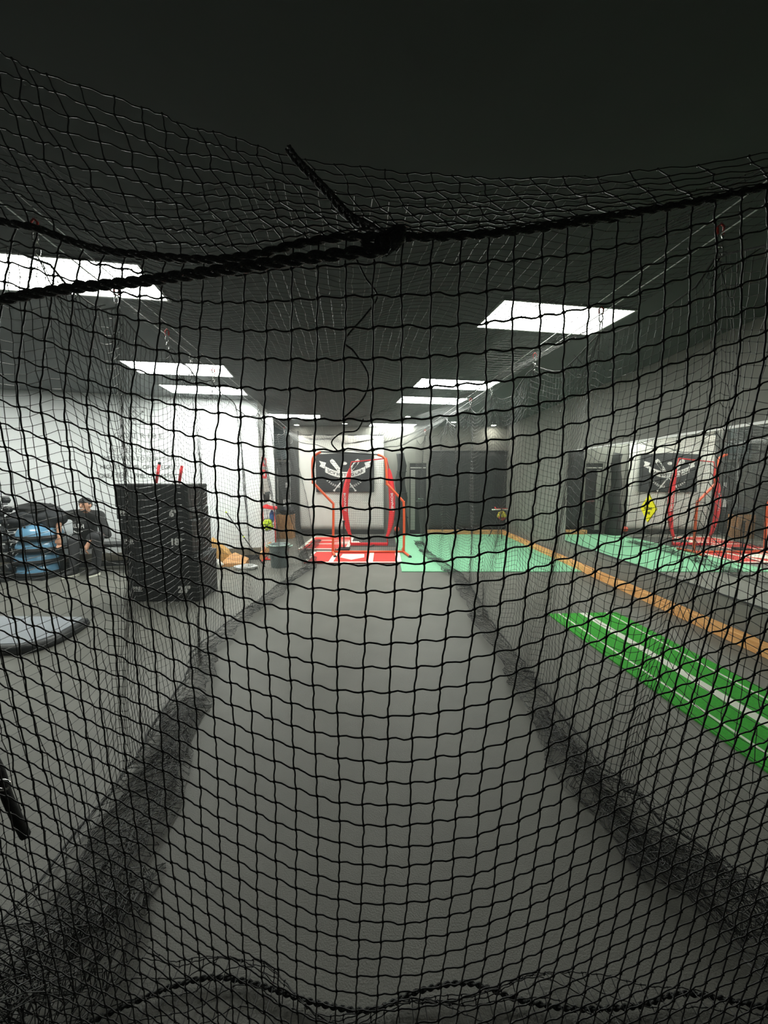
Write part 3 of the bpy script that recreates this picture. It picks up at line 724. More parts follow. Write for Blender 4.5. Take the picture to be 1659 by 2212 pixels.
# training stick leaning
a = W(562, 1186, 7.0); b = W(488, 1106, 7.25)
t = tag(empty('training_stick', a), 'long thin black stick with yellow tips leaning against the white wall', 'stick')
a3 = Vector((a.x+.14, 6.8, .015)); t.location = a3
MB().tube([Vector((0, 0, 0)), b-a3], .009, 8).build('shaft', M_blackf, t, smooth=True)
dd = (b-a3); 
for f_ in (.52, .985): MB().tube([dd*f_, dd*(f_+.02)], .013, 8).build('yellow_band', M_neon, t, smooth=True)
# cardboard etc.
def crumple(name, c, r, m_, seed, flat=.7, amp=.25): return lumpy(name, c, r, m_, seed, None, 20, 14, amp, flat)
q = G(476, 1222)
t = tag(empty('paper_sack', (q.x, q.y+.1, 0), .3), 'crumpled orange brown paper sack behind the black boxes', 'sack')
vs = []; R = np.random.RandomState(3)
hk = [.46, .34, .26, .2]
for k_, (x, y) in enumerate([(-.15, -.1), (.22, -.1), (.24, .1), (-.15, .1)]): vs.append((x, y, 0))
for k_, (x, y, z) in enumerate([(-.17, -.08, .50), (.10, -.1, .22), (.12, .08, .26), (-.16, .08, .52)]): vs.append((x, y, z))
o = MB().add(vs, [(0, 3, 2, 1), (4, 5, 6, 7), (0, 1, 5, 4), (1, 2, 6, 5), (2, 3, 7, 6), (3, 0, 4, 7)]).build('sack_body', M_card, t, bevel=.01)
o = crumple('plastic_bag', (q.x-.02, q.y-.25, .09), (.15, .10, .12), M_bagw, 11); tag(o, 'crumpled white plastic bag at the foot of the brown sack', 'bag')
q = G(520, 1216); o = MB().add([(-.22, -.12, 0), (.2, -.1, 0), (.2, .1, 0), (-.22, .1, 0), (-.22, -.12, .06), (.2, -.1, .06), (-.02, .02, .24), (-.2, .1, .16), (.2, .1, .12)], [(0, 3, 2, 1), (0, 1, 5, 4), (1, 2, 8, 5), (4, 5, 6), (5, 8, 6), (4, 6, 7), (6, 8, 7), (3, 0, 4, 7), (2, 3, 7, 8)]).build('wood_wedge', M_woodx); o.location = (q.x, q.y-.22, .0); tag(o, 'pale wooden wedge lying by the white wall right of the sack', 'wedge')
q = G(531, 1229); m = MB()
for k_ in range(4):
    r_ = .14+.012*k_; m.tube([(r_*math.cos(a_)*1.15, r_*.8*math.sin(a_), .014+.012*k_+.006*math.sin(3*a_+k_)) for a_ in [2*PI*i/28 for i in range(28)]], .008, 6, closed=True)
o = m.build('rope_coil', M_white, smooth=True); o.location = (q.x, q.y, 0); tag(o, 'coil of white rope on the floor in front of the wooden wedge', 'rope')

# ------------------------------------------------------------------ stacked plyo boxes
YF = 4.86
def plyo(px0, px1, z, h, txt, label, vel=False, dep=.56):
    x0 = W(px0, 1200, YF).x; x1 = W(px1, 1200, YF).x; cx_ = (x0+x1)/2; hw_ = (x1-x0)/2
    t = tag(empty('plyo_box', (cx_, YF+dep/2, z)), label, 'box', 'stacked black jump boxes')
    MB().box((-hw_, -dep/2, .002), (hw_, dep/2, h-.002)).build('foam_body', M_black, t, bevel=.018, seg=3)
    m = MB(); y = -dep/2-.001
    for (a0, a1, b0, b1) in ((-hw_+.012, hw_-.012, h-.028, h-.022), (-hw_+.012, hw_-.012, .022, .028)): m.box((a0, y-.002, b0), (a1, y+.001, b1))
    for xx in (-hw_+.02, hw_-.026, hw_*.28): m.box((xx, y-.002, .025), (xx+.006, y+.001, h-.025))
    m.build('seam', M_seam, t)
    MB().box((hw_-.001, -dep/2+.02, h-.05 if vel else h-.04), (hw_+.008, dep/2-.02, h-.006 if vel else h-.018)).build('velcro_flap', M_velcro if vel else M_seam, t)
    if txt:
        zt = {'6"': h*.53, '18"': h*.38, '24"': h*.27}[txt]
        text_mb(txt, None, .095, .001, frame((hw_*.58, y-.003, zt), (1, 0, 0), (0, 0, 1)), off=.05).build('number', M_white, t)
        text_mb('INCHES', .13, .022, .001, frame((hw_*.60, y-.003, max(.03, zt-.075)), (1, 0, 0), (0, 0, 1))).build('small_lettering', M_grey, t)
        m = text_mb('PRB', .11, .045, .001, frame((-hw_*.76, y-.003, zt+.012), (1, 0, 0), (0, 0, 1)), off=.03); m.box((-hw_*.88, y-.004, zt-.028), (-hw_*.62, y-.002, zt-.020)); m.build('maker_logo', M_white, t)
    return x0, x1
plyo(275, 427, 0, .61, '24"', 'black foam jump box marked 24 inches, bottom of the stack', True)
plyo(262, 416, .61, .457, '18"', 'black foam jump box marked 18 inches, second from the bottom')
plyo(256, 411, 1.067, .152, '6"', 'thin black foam jump box marked 6 inches, second from the top')
xl, xr = plyo(254, 410, 1.219, .305, None, 'black foam jump box without a number, top of the stack')
for pxa, pya, pxb, pyb, lb in ((337, 1040, 344, 1003, 'left of two short red foam bars standing up behind the top jump box'), (387, 1045, 393, 1006, 'right of two short red foam bars standing up behind the top jump box')):
    a = W(pxa, pya, YF+.42); b = W(pxb, pyb, YF+.42); a.z = 1.526
    t = tag(empty('foam_bar', a), lb, 'foam bar', 'red foam bars on the jump boxes')
    MB().tube([Vector((0, 0, 0)), b-a], .019, 10).build('bar', M_redf, t, smooth=True)
    if pxa < 360: MB().tube([b-a, (b-a)*1.12], .019, 10).build('end_plug', M_blackf, t, smooth=True)

# ------------------------------------------------------------------ wall lettering
t = tag(empty('wall_lettering', (0, 0, 0)), 'grey motto lettering and arrow emblem on the white wall above the man', 'lettering'); t.matrix_basis = Mw @ Matrix.Translation((on_wall(300, 1000)[0], 1.6, 0.001))
ox = on_wall(300, 1000)[0]; M_ink = mat('wall_ink', (0.10, 0.10, 0.10), .6); M_ink2 = mat('wall_ink_pale', (0.24, 0.24, 0.24), .6)
for txt, x0, x1, y0, hpx, mm, sp_, nm in (('GOTRIBE', 247, 352, 941, 11, M_ink2, 1.6, 'title_lettering'), ('ENTITLED TO NOTHING', 236, 364, 973, 9, M_ink2, 1, 'motto_line'), ('EMPOWERED TO EVERYTHING', 219, 385, 990.5, 9, M_ink2, 1, 'motto_line'), ('HIGHEST LEVEL OF INTEGRITY', 217, 388, 1009, 9, M_ink, 1, 'motto_line'), ('GREATEST LEVEL OF RESPECT', 214, 390, 1028, 9, M_ink, 1, 'motto_line')):
    u0, z0 = on_wall(x0, y0); u1, z1 = on_wall(x1, y0); hz = on_wall((x0+x1)/2, y0-hpx/2)[1]-on_wall((x0+x1)/2, y0+hpx/2)[1]
    zc = on_wall((x0+x1)/2, y0)[1]
    text_mb(txt, abs(u1-u0), hz, .0012, Matrix.Translation(((u0+u1)/2-ox, zc-1.6, .0025)), space=sp_).build(nm, mm, t)
u0, z0 = on_wall(278, 881); u1, z1 = on_wall(320, 915); m = MB(); cxx, czz = (u0+u1)/2-ox, (z0+z1)/2-1.6; hs = abs(u1-u0)/2
m.tube([(cxx+x*hs, czz+y*hs, .003) for x, y in ((-.8, -1), (.8, -1), (.95, -.95), (1, -.8), (1, .8), (.95, .95), (.8, 1), (-.8, 1), (-.95, .95), (-1, .8), (-1, -.8), (-.95, -.95))], .006, 4, closed=True)
for s in (-1, 1):
    m.tube([(cxx-hs*.55*s, czz-hs*.55, .003), (cxx+hs*.55*s, czz+hs*.55, .003)], .005, 4)
    for e_ in (-1, 1):
        m.tube([(cxx+hs*s*.55, czz+e_*hs*.55, .003), (cxx+hs*s*.35, czz+e_*hs*.55, .003)], .008, 4).tube([(cxx+hs*s*.55, czz+e_*hs*.55, .003), (cxx+hs*s*.55, czz+e_*hs*.35, .003)], .008, 4)
m.build('arrow_emblem', M_ink2, t)

# ------------------------------------------------------------------ bench, balls, bags, dumbbells
bx0 = -5.35; bx1 = -3.35
t = tag(empty('gym_bench', (-4.55, 6.62, 0), math.atan2(WD.y, WD.x)), 'low black topped bench along the white wall under the seated man', 'bench')
MB().box((-1.0, -.17, .43), (1.35, .17, .485)).build('seat', M_black, t, bevel=.012)
for x in (-.85, .15, 1.2):
    for y in (-.13, .13): MB().box((x-.025, y-.02, 0), (x+.025, y+.02, .43)).build('leg', M_iron, t)
MB().box((-.85, -.015, .10), (1.2, .015, .14)).build('stretcher', M_iron, t)
def half_ball():
    t = empty('half_ball', (0, 0, 0))
    MB().lathe([(.001, .0), (.31, .0), (.33, .012), (.33, .035), (.31, .05)], n=40, cap=False).build('base_disc', M_iron, t, smooth=True)
    MB().lathe([(.305, .045), (.30, .09), (.27, .15), (.21, .205), (.13, .24), (.05, .252), (.001, .254)], n=40, cap=False).build('dome', M_blue, t, smooth=True)
    MB().tube([(.318*math.cos(a), .318*math.sin(a), .05) for a in [2*PI*i/40 for i in range(40)]], .012, 6, closed=True).build('rubber_ring', M_iron, t, smooth=True)
    return t
hb0 = half_ball(); hx = W(78, 1200, 6.2).x
labs = ['blue half balance ball at the bottom of the stack beside the man', 'blue half balance ball, second from the bottom of the stack', 'blue half balance ball, third from the bottom of the stack', 'blue half balance ball on top of the stack under the black bags']
for k_ in range(4):
    o = hb0 if k_ == 0 else copy_tree(hb0)
    o.location = (hx+[0, .0, .04, .06][k_], 6.24, .04+k_*.195); tag(o, labs[k_], 'balance ball', 'stacked blue half balls')
rk = tag(empty('ball_rack', (hx, 6.24, 0)), 'low black rack carrying the stack of blue half balls', 'rack')
m = MB().box((-.36, -.36, .0), (.36, -.30, .04)).box((-.36, .30, 0), (.36, .36, .04)).box((-.36, -.3, 0), (-.3, .3, .04)).box((.3, -.3, 0), (.36, .3, .04)).build('base_frame', M_iron, rk)
for s in (-1, 1): MB().tube([(s*.35, .33, .04), (s*.35, .33, .86)], .016, 8).build('post', M_iron, rk, smooth=True)
def bagobj(c, r, seed, label, rz=0):
    t = tag(empty('backpack', c, rz), label, 'bag', 'black bags on the blue half balls')
    o = lumpy('bag_body', (0, 0, r[2]*.8), r, M_bag, seed, t, 36, 24, .16, .8)
    MB().tube(spline([(-r[0]*.7, -r[1]*.9, r[2]*1.1), (-r[0]*.4, -r[1]*1.2, r[2]*.6), (-r[0]*.5, -r[1]*1.1, r[2]*.15)], 6), .014, 6).build('strap', M_blackf, t, smooth=True)
    MB().tube(spline([(r[0]*.3, -r[1]*1.0, r[2]*1.2), (r[0]*.5, -r[1]*1.25, r[2]*.7), (r[0]*.45, -r[1]*1.1, r[2]*.1)], 6), .014, 6).build('strap', M_blackf, t, smooth=True)
    MB().tube(spline([(-.06, 0, r[2]*1.65), (0, -.02, r[2]*1.65+.07), (.06, 0, r[2]*1.65)], 6), .01, 6).build('carry_loop', M_blackf, t, smooth=True)
q = W(66, 1140, 6.2); bagobj((hx-.10, 6.22, .80), (.30, .20, .16), 21, 'large black backpack drooping over the left of the stacked balls')
bagobj((hx+.24, 6.28, .80), (.20, .17, .19), 33, 'dark bag on the right of the stacked balls under the man\'s arm')
o = lumpy('folded_jacket', (hx+.0, 6.24, 1.11), (.27, .16, .085), M_blackf, 9, None, 36, 18, .30, .8); tag(o, 'crumpled black jacket thrown over the bags', 'jacket')
# dumbbell tower
dx = W(-8, 1200, 6.0).x; dy = 6.0
t = tag(empty('dumbbell_tower', (dx, dy, 0)), 'black A-frame dumbbell tower at the far left edge', 'dumbbell rack')
for s in (-1, 1): MB().tube([(s*.27, 0, .02), (s*.09, 0, 1.34)], .028, 8).build('frame_post', M_iron, t, smooth=True)
MB().box((-.32, -.22, 0), (.32, -.16, .05)).box((-.32, .16, 0), (.32, .22, .05)).box((-.3, -.16, 0), (-.24, .16, .05)).box((.24, -.16, 0), (.3, .16, .05)).build('base', M_iron, t, bevel=.006)
for k_ in range(8):
    z = .13+k_*.15; wv = .25-.17*(z/1.34)
    MB().box((-wv-.10, -.05, z), (wv+.10, .05, z+.015)).build('cradle', M_iron, t)
def dumbbell():
    t = empty('dumbbell', (0, 0, 0))
    for s in (-1, 1): MB().lathe([(.02, 0), (.052, .004), (.06, .02), (.06, .075), (.05, .09), (.015, .092)], n=6, M=Matrix.Rotation(-s*PI/2, 4, 'X') @ Matrix.Translation((0, 0, .055))).build('head', M_iron, t, bevel=.006)
    MB().tube([(0, -.06, 0), (0, .06, 0)], .015, 10).build('handle', M_chrome, t, smooth=True)
    return t
d0 = dumbbell(); first = True
ordn = ['lowest', 'second lowest', 'third lowest', 'fourth', 'fifth', 'third highest', 'second highest', 'highest']
for k_ in range(8):
    z = .13+k_*.15+.015+.06; wv = .25-.17*(z/1.34)
    for s in (1,):
        o = d0 if first else copy_tree(d0); first = False
        sc = 1.15-.03*k_; o.scale = (sc, sc, sc); o.location = (dx+s*(wv+.04), dy, z-.004+.06*(sc-1)); tag(o, 'black dumbbell on the %s tier of the tower at the left edge' % ordn[k_], 'dumbbell', 'dumbbells on the tower')

# light grey platform with black rim
pts = [G(-260, 1418), G(0, 1411), G(60, 1408), G(112, 1392), G(150, 1372), G(181, 1352)]
t = tag(empty('training_platform', (G(40, 1380).x, G(40, 1380).y, 0)), 'light grey platform with thick rounded black rim at the left edge', 'platform'); O = t.location.copy()
edge = spline(pts, 6); back = [G(176, 1344), G(-320, 1338)]
poly = [(p.x-O.x, p.y-O.y) for p in edge+back]
MB().prism(poly, .001, .06).build('deck', M_plat, t)
m = MB(); vs = []; fs = []
ring = [(0, 0), (.075, 0), (.085, .03), (.06, .085), (.01, .085), (-.01, .06)]
ed = [Vector((p.x-O.x, p.y-O.y, 0)) for p in edge]
for i, p in enumerate(ed):
    d_ = (ed[min(i+1, len(ed)-1)]-ed[max(i-1, 0)]).normalized(); nrm = Vector((d_.y, -d_.x, 0))
    for a_, z_ in ring: vs.append(p+nrm*(a_-.02)+Vector((0, 0, z_+.001)))
for i in range(len(ed)-1):
    for k_ in range(6): fs.append((i*6+k_, i*6+(k_+1) % 6, (i+1)*6+(k_+1) % 6, (i+1)*6+k_))
fs += [(5, 4, 3, 2, 1, 0), tuple((len(ed)-1)*6+k_ for k_ in range(6))]
m.add(vs, fs).build('bumper_rim', M_iron, t, smooth=True)

# ------------------------------------------------------------------ seated man
def remesh(mb, name, m_, parent, vox=.009, sm=4):
    me = bpy.data.meshes.new('tmp'); me.from_pydata(mb.v, [], mb.f); ob = bpy.data.objects.new('tmp', me); COL.objects.link(ob)
    r = ob.modifiers.new('r', 'REMESH'); r.mode = 'VOXEL'; r.voxel_size = vox
    s = ob.modifiers.new('s', 'SMOOTH'); s.factor = .5; s.iterations = sm
    bpy.context.view_layer.update()
    me2 = bpy.data.meshes.new_from_object(ob.evaluated_get(bpy.context.evaluated_depsgraph_get())); me2.name = name
    bpy.data.objects.remove(ob); me2.materials.clear(); me2.materials.append(m_); me2.shade_smooth()
    o = bpy.data.objects.new(name, me2); COL.objects.link(o); o.parent = parent; return o
def cap(m, pts, rs, n=14):
    pts = spline([Vector(p) for p in pts], 5); k = len(rs); r2 = []
    for i in range(len(pts)):
        f = i/(len(pts)-1)*(k-1); a = int(min(k-2, math.floor(f))); r2.append(rs[a]+(rs[a+1]-rs[a])*(f-a))
    m.tube(pts, r2, n); m.ball(pts[0], r2[0], n, 8); m.ball(pts[-1], r2[-1], n, 8)
MO = Vector((W(186, 1200, 6.55).x, 6.55, 0))
man = tag(empty('person', MO), 'smiling man in black cap and black printed T-shirt seated on the bench', 'person')
def J(px, py, Y): return W(px, py, Y)-MO
head = J(184, 1091, 6.36); neck = J(186, 1108, 6.44); chest = J(186, 1128, 6.48); pel = J(188, 1163, 6.62)
shR = J(158, 1112, 6.46); shL = J(214, 1114, 6.46)
elR = J(126, 1114, 6.30); haR = J(128, 1160, 6.16)
elL = J(230, 1153, 6.38); haL = J(192, 1172, 6.12)
hipR = pel+Vector((-.10, -.02, 0)); hipL = pel+Vector((.10, -.02, 0))
knR = J(160, 1170, 6.22); anR = J(160, 1221, 6.16); knL = J(212, 1160, 6.18); anL = J(208, 1226, 6.22)
knR.z = max(knR.z, .50); knL.z = max(knL.z, .52); anR.z = .10; anL.z = .10
body = MB()
body.ball(head, (.076, .095, .112), 24, 18, fn=lambda v: Vector((v.x*(1-.25*max(0, -v.z/.11)), v.y*(1-.12*max(0, -v.z/.11)), v.z)))
body.ball(head+Vector((0, -.045, -.075)), (.045, .045, .035), 14, 10)
body.ball(head+Vector((.0, -.103, -.012)), (.014, .02, .024), 10, 8)
for s in (-1, 1): body.ball(head+Vector((s*.078, .01, -.01)), (.012, .02, .032), 10, 8)
cap(body, [head+Vector((0, .02, -.07)), neck+Vector((0, .03, -.03))], [.052, .06])
cap(body, [neck, chest, (chest+pel)/2, pel], [.08, .14, .14, .14]); cap(body, [shR, shL], [.065, .065])
cap(body, [shR, elR], [.055, .044]); cap(body, [elR, (elR+haR)/2, haR], [.043, .038, .026])
cap(body, [shL, elL], [.055, .044]); cap(body, [elL, (elL+haL)/2, haL], [.043, .038, .026])
cap(body, [hipR, knR], [.09, .06]); cap(body, [knR, anR], [.055, .035]); cap(body, [hipL, knL], [.09, .06]); cap(body, [knL, anL], [.055, .035])
def hand(wr, d, side_, curl):
    d = d.normalized(); s_ = side_.normalized(); nrm = d.cross(s_).normalized()
    pc_ = wr+d*.05
    for k_ in range(5): body.ball(wr+d*(.015+.016*k_), (.03, .022, .022), 10, 8)
    cap(body, [wr, wr+d*.09], [.026, .034])
    for k_, ln in enumerate((.062, .075, .07, .055)):
        b_ = wr+d*.10+s_*(-.032+.021*k_); p1 = b_+d*ln*.5+nrm*curl*.3*ln; p2 = p1+d*ln*.35+nrm*curl*.8*ln; p3 = p2+d*ln*.12+nrm*curl*.7*ln
        cap(body, [b_-d*.02, p1, p2, p3], [.0105, .010, .009, .0075], 8)
    b_ = wr+d*.035-s_*.03; cap(body, [b_, b_-s_*.022+d*.03, b_-s_*.026+d*.062+nrm*curl*.02], [.013, .012, .009], 8)
hand(haR, Vector((.03, -.05, -1)), Vector((1, .2, 0)), .35)
hand(haL, Vector((-.25, -.35, -.9)), Vector((.6, -.6, 0)), -.5)
remesh(body, 'body', M_skin, man, .0075, 3)
# face details
m = MB()
for s in (-1, 1): m.ball(head+Vector((s*.030, -.088, .012)), (.014, .008, .007), 10, 6); m.tube([head+Vector((s*.015, -.094, .033)), head+Vector((s*.03, -.095, .038)), head+Vector((s*.048, -.086, .031))], .005, 6)
m.build('eyes_and_brows', M_hair, man, smooth=True)
MB().tube([head+Vector((-.026, -.084, -.046)), head+Vector((0, -.094, -.055)), head+Vector((.026, -.084, -.046))], .0055, 6).build('smile', M_lips, man, smooth=True)
m = MB(); cap(m, [head+Vector((-.045, -.062, -.075)), head+Vector((0, -.083, -.098)), head+Vector((.045, -.062, -.075))], [.012, .016, .012], 8); m.build('beard', M_hair, man, smooth=True)
hm = MB().ball(head+Vector((0, .022, .01)), (.084, .092, .10), 20, 14, fn=lambda v: v if v.z > -.05 else Vector((v.x*.95, v.y, -.05))); hm.build('hair', M_hair, man, smooth=True)
cp_ = MB().ball(head+Vector((0, .008, .048)), (.088, .104, .078), 24, 14, fn=lambda v: Vector((v.x, v.y, max(v.z, -.004)))); cpo = cp_.build('cap', M_blackf, man, smooth=True)
MB().ball(head+Vector((0, .07, .055)), (.062, .05, .012), 18, 8).build('cap_brim', M_blackf, man, smooth=True)
sh = MB(); cap(sh, [neck+Vector((0, .01, -.035)), chest, (chest+pel)/2+Vector((0, -.02, 0)), pel+Vector((0, 0, -.02))], [.095, .165, .17, .175]); cap(sh, [shR, chest, shL], [.078, .10, .078]); cap(sh, [shR, (shR+shL)/2, shL], [.09, .10, .09]); cap(sh, [neck+Vector((0, .02, -.03)), (shR+shL)/2], [.085, .12])
cap(sh, [shR, shR.lerp(elR, .5), shR.lerp(elR, .92)], [.078, .075, .07]); cap(sh, [shL, shL.lerp(elL, .5), shL.lerp(elL, 1.05)], [.078, .076, .070])
tee = remesh(sh, 'tshirt', M_shirt, man, .011, 6)
from mathutils.bvhtree import BVHTree
tee_b = BVHTree.FromPolygons([v.co for v in tee.data.vertices], [tuple(p.vertices) for p in tee.data.polygons])
pt = MB(); cap(pt, [hipR, hipL], [.135, .135]); cap(pt, [hipR, hipR.lerp(knR, .5), knR], [.115, .10, .085]); cap(pt, [knR, anR+Vector((0, 0, .03))], [.082, .058])
cap(pt, [hipL, hipL.lerp(knL, .5), knL], [.115, .10, .088]); cap(pt, [knL, anL+Vector((0, 0, .03))], [.085, .06])
remesh(pt, 'trousers', M_pants, man, .011, 5)
for an, dr in ((anR, Vector((-.25, -1, 0))), (anL, Vector((.05, -1, 0)))):
    dr.normalize(); rot = frame((0, 0, 0), (dr.y, -dr.x, 0), dr) if False else Matrix.Rotation(math.atan2(dr.x, -dr.y), 4, 'Z')
    def sf(v): return Vector((v.x*(1.0+.12*(-v.y)/.14), v.y, max(v.z, -.03) if v.y > 0 else max(v.z*(1+.9*v.y/.14*.45), -.03)))
    s_ = MB().ball(Vector((an.x, an.y, .062))+dr*.07, (.046, .14, .055), 20, 12, M=rot, fn=sf).build('shoe', M_shoe, man, smooth=True)
    pl_ = [(.048*math.cos(a)*(1.1 if math.sin(a) < 0 else .9), .148*math.sin(a)) for a in [2*PI*i/24 for i in range(24)]]
    MB().prism(pl_, 0, .035, Matrix.Translation(Vector((an.x, an.y, .002))+dr*.07) @ rot).build('sole', M_sole, s_)
# shirt print
tz_ = (chest*.55+pel*.45)
q = text_mb('ALL EH', .20, .06, .002, None, off=.02, bend=-.8)
def on_shirt(x, z):  # front of the torso
    hit = tee_b.ray_cast(Vector((tz_.x+x, tz_.y-1.2, tz_.z+z)), Vector((0, 1, 0)))
    return (hit[0] if hit[0] is not None else Vector((tz_.x+x, tz_.y-.17, tz_.z+z)))+Vector((0, .006, 0))
sm = MB(); sm.add([on_shirt(v[0]*1.15, v[1]*1.15+.09)+Vector((0, v[2]-.012, 0)) for v in q.v], q.f)
sm.tube([on_shirt(-.075+.15*i/10, -.0-.03*math.sin(PI*i/10))+Vector((0, -.012, 0)) for i in range(11)], .009, 6)
sm.build('shirt_print', M_white, man)

# ------------------------------------------------------------------ the batting cage
ZC = EYE+1.05
def cable_x(side, Y): return (-1.31-.096*Y) if side < 0 else (1.585-.079*Y)
Y_END = 9.6
clips_done = []
def clip(p, label, red=True, h=.11):
    t = tag(empty('net_clip', p), label, 'carabiner', 'carabiner clips on the cage cables')
    if red: MB().tube([(-.012, 0, .0), (-.014, 0, .03), (0, 0, .045), (.014, 0, .03), (.012, 0, 0)], .005, 6).build('red_hook', M_red, t, smooth=True)
    MB().tube([(.012*math.sin(a), 0, -.025+.026*math.cos(a)) for a in [2*PI*i/14 for i in range(14)]], .0036, 6, closed=True).build('upper_ring', M_chrome, t, smooth=True)
    MB().tube([(.003, .016*math.sin(a), -.075+.028*math.cos(a)) for a in [2*PI*i/14 for i in range(14)]], .0036, 6, closed=True).build('lower_ring', M_chrome, t, smooth=True)
    return t
for side, nm in ((-1, 'left'), (1, 'right')):
    a = Vector((cable_x(side, -.5), -.5, ZC)); b = Vector((cable_x(side, YB-.02), YB-.02, ZC))
    o = MB().tube([a.lerp(b, i/20) for i in range(21)], .003, 6).build('steel_cable', M_cable, smooth=True); rebase(o, a); tag(o, 'thin steel cable carrying the %s side of the net cage' % nm, 'cable', 'cage cables')
    a2 = a+Vector((-side*.02, 0, .075)); b2 = b+Vector((-side*.02, 0, .05))
    o = MB().tube([a2.lerp(b2, i/20) for i in range(21)], .0025, 6).build('steel_cable', M_cable, smooth=True); rebase(o, a2); tag(o, 'upper thin steel cable above the %s side net of the cage' % nm, 'cable', 'cage cables')
Ycl = {-1: [(1.30, 'carabiner at the left picture edge above the big panel', 1), (1.72, 'red hooked carabiner hanging in front of the large left panel', 1), (2.30, 'carabiner hanging under the thick rope over the large left panel', 1), (2.92, 'red hooked carabiner above the left pair of panels', 1), (3.35, 'chrome clip just above the left pair of panels', 0), (3.9, 'red hooked carabiner crossing the nearer left pair panel', 1), (5.9, 'chrome clip at the right corner of the farther left pair panel', 0), (8.2, 'small clip where the left cable meets the far roof net', 1)],
 1: [(1.75, 'red hooked carabiner on the right cable, nearest the camera', 1), (2.55, 'dark carabiner crossing the right end of the large right panel', 1), (3.45, 'chrome clip on the right cable below the large right panel', 1), (4.5, 'chrome clip by the right end of the second right panel', 0), (5.3, 'red hooked carabiner beyond the close pair of right panels', 1), (6.6, 'chrome clip on the right cable before the round spotlight', 0), (8.6, 'small clip at the far end of the right cable', 1)]}
for side in (-1, 1):
    for Y, lb, rd in Ycl[side]: clip((cable_x(side, Y), Y, ZC-.001), lb, bool(rd))
def sn(*a): return math.sin(sum(a))
# side nets
inner = {-1: [G(-150, 2600), G(120, 2200), G(190, 2060), G(300, 1850), G(345, 1730), G(450, 1480), G(478, 1400), G(560, 1330), G(640, 1262), G(690, 1225), G(668, 1200)],
          1: [G(1760, 2350), G(1560, 2080), G(1440, 1960), G(1290, 1800), G(1195, 1640), G(1100, 1480), G(1020, 1350), G(1000, 1300), G(975, 1250), G(940, 1222), G(905, 1196)]}
def interpY(side, Y):
    p = inner[side]; ys = [q.y for q in p]; xs = [q.x for q in p]
    o_ = np.argsort(ys); return float(np.interp(Y, np.array(ys)[o_], np.array(xs)[o_]))
CELL = .0445
for side in (-1, 1):
    ncol = int((Y_END-.15)/CELL/.93); cols = []
    T_ext = .62
    H0 = ZC-.09; nrow = int((H0+T_ext)/CELL)
    P = np.zeros((nrow, ncol, 3)); cl = [y for y, _, _ in Ycl[side]]; cl = [.3]+cl+[Y_END]
    for i in range(ncol):
        s = .15+(Y_END-.15)*i/(ncol-1)
        # folds: gather along the cage
        ph = 2*PI*s/1.05+(.8 if side < 0 else 2.2)+1.4*math.sin(s*.9)
        # top edge scallops between clips
        k_ = 0
        while k_ < len(cl)-2 and s > cl[k_+1]: k_ += 1
        f_ = (s-cl[k_])/max(.01, cl[k_+1]-cl[k_]); f_ = min(1, max(0, f_))
        dropz = .07+.16*math.sin(PI*f_)**.8*min(1, (cl[k_+1]-cl[k_]))
        xt = cable_x(side, s); xi = interpY(side, s)
        near = max(0, min(1, (2.2-s)/1.2))
        out = .16+.16*near
        xf = xi+side*out
        amp_ext = T_ext*(1+0*near)
        zt = ZC-dropz
        for j in range(nrow):
            l = j*CELL
            Hh = zt-.03
            if l < Hh:
                t_ = l/Hh; z = zt-l; x = xt+(xf-xt)*(t_**1.25)
                wv_ = .075*math.sin(PI*min(1, t_*1.1+.05))*math.sin(ph)+.02*math.sin(3.1*s+5*t_)
                gy = .11*math.cos(ph)*(.35+.65*t_) + .02*math.sin(s*9+t_*7)
                x += wv_; y = s+gy
                z += .012*math.sin(ph*2+l*3)
            else:
                e = (l-Hh)/max(.05, (nrow-1)*CELL-Hh)          # 0..1 along the puddle
                fold = math.sin(e*PI*1.35)                       # run in to the inner edge and back
                hum = .5+.5*math.sin(s*3.7+side)+.3*math.sin(s*8.3)
                xn = xf-side*out*1.0*max(0, fold)*(1.0+.12*math.sin(s*5.2)) if fold > 0 else xf+side*.05*(-fold)
                z = .012+(.07+.22*near)*max(0, math.sin(e*PI))*(.45+.55*hum)*.8+.03*abs(math.sin(e*9+s*11))
                x = xn+.018*math.sin(s*23+e*14); y = s+.11*math.cos(ph)+.05*math.sin(e*8+s*3)
            P[j, i] = (x, y, z)
    P += rng.randn(*P.shape)*.0022
    P[..., 2] = np.maximum(P[..., 2], .004)
    o = net_obj('cage_net', P, M_netf, r=.0015, seg=1, sides=3, knot=.0038)
    tag(o, 'black side net hanging on the %s of the cage, gathered on the floor' % ('left' if side < 0 else 'right'), 'net', 'cage nets')
    # braided edge cord along the top of the side net, and tie cords
    m = MB(); path = [Vector(P[0, i]) for i in range(0, ncol, 3)]; m.tube(path, .0055, 5)
    e_ = m.build('edge_rope', M_rope, smooth=True); e_.parent = o
    m = MB(); path = [Vector(P[nrow-1, i])+Vector((0, 0, .01)) for i in range(0, ncol, 3)]; m.tube(path, .006, 5)
    e_ = m.build('bottom_rope', M_rope, smooth=True); e_.parent = o
    # loose hanging tangle cords under the clips
    R = np.random.RandomState(8+side)
    for Y in cl[1:-1]:
        m = MB()
        for k_ in range(3):
            x = cable_x(side, Y); y1 = Y+(R.rand()-.3)*.7; m.tube(spline([(x, Y, ZC-.10), (x+.03*R.randn(), (Y+y1)/2, ZC-.22-.12*R.rand()), (x+.03*R.randn(), y1, ZC-.12-.1*R.rand())], 5), .0022, 4)
        e_ = m.build('tie_cord', M_rope, smooth=True); e_.parent = o

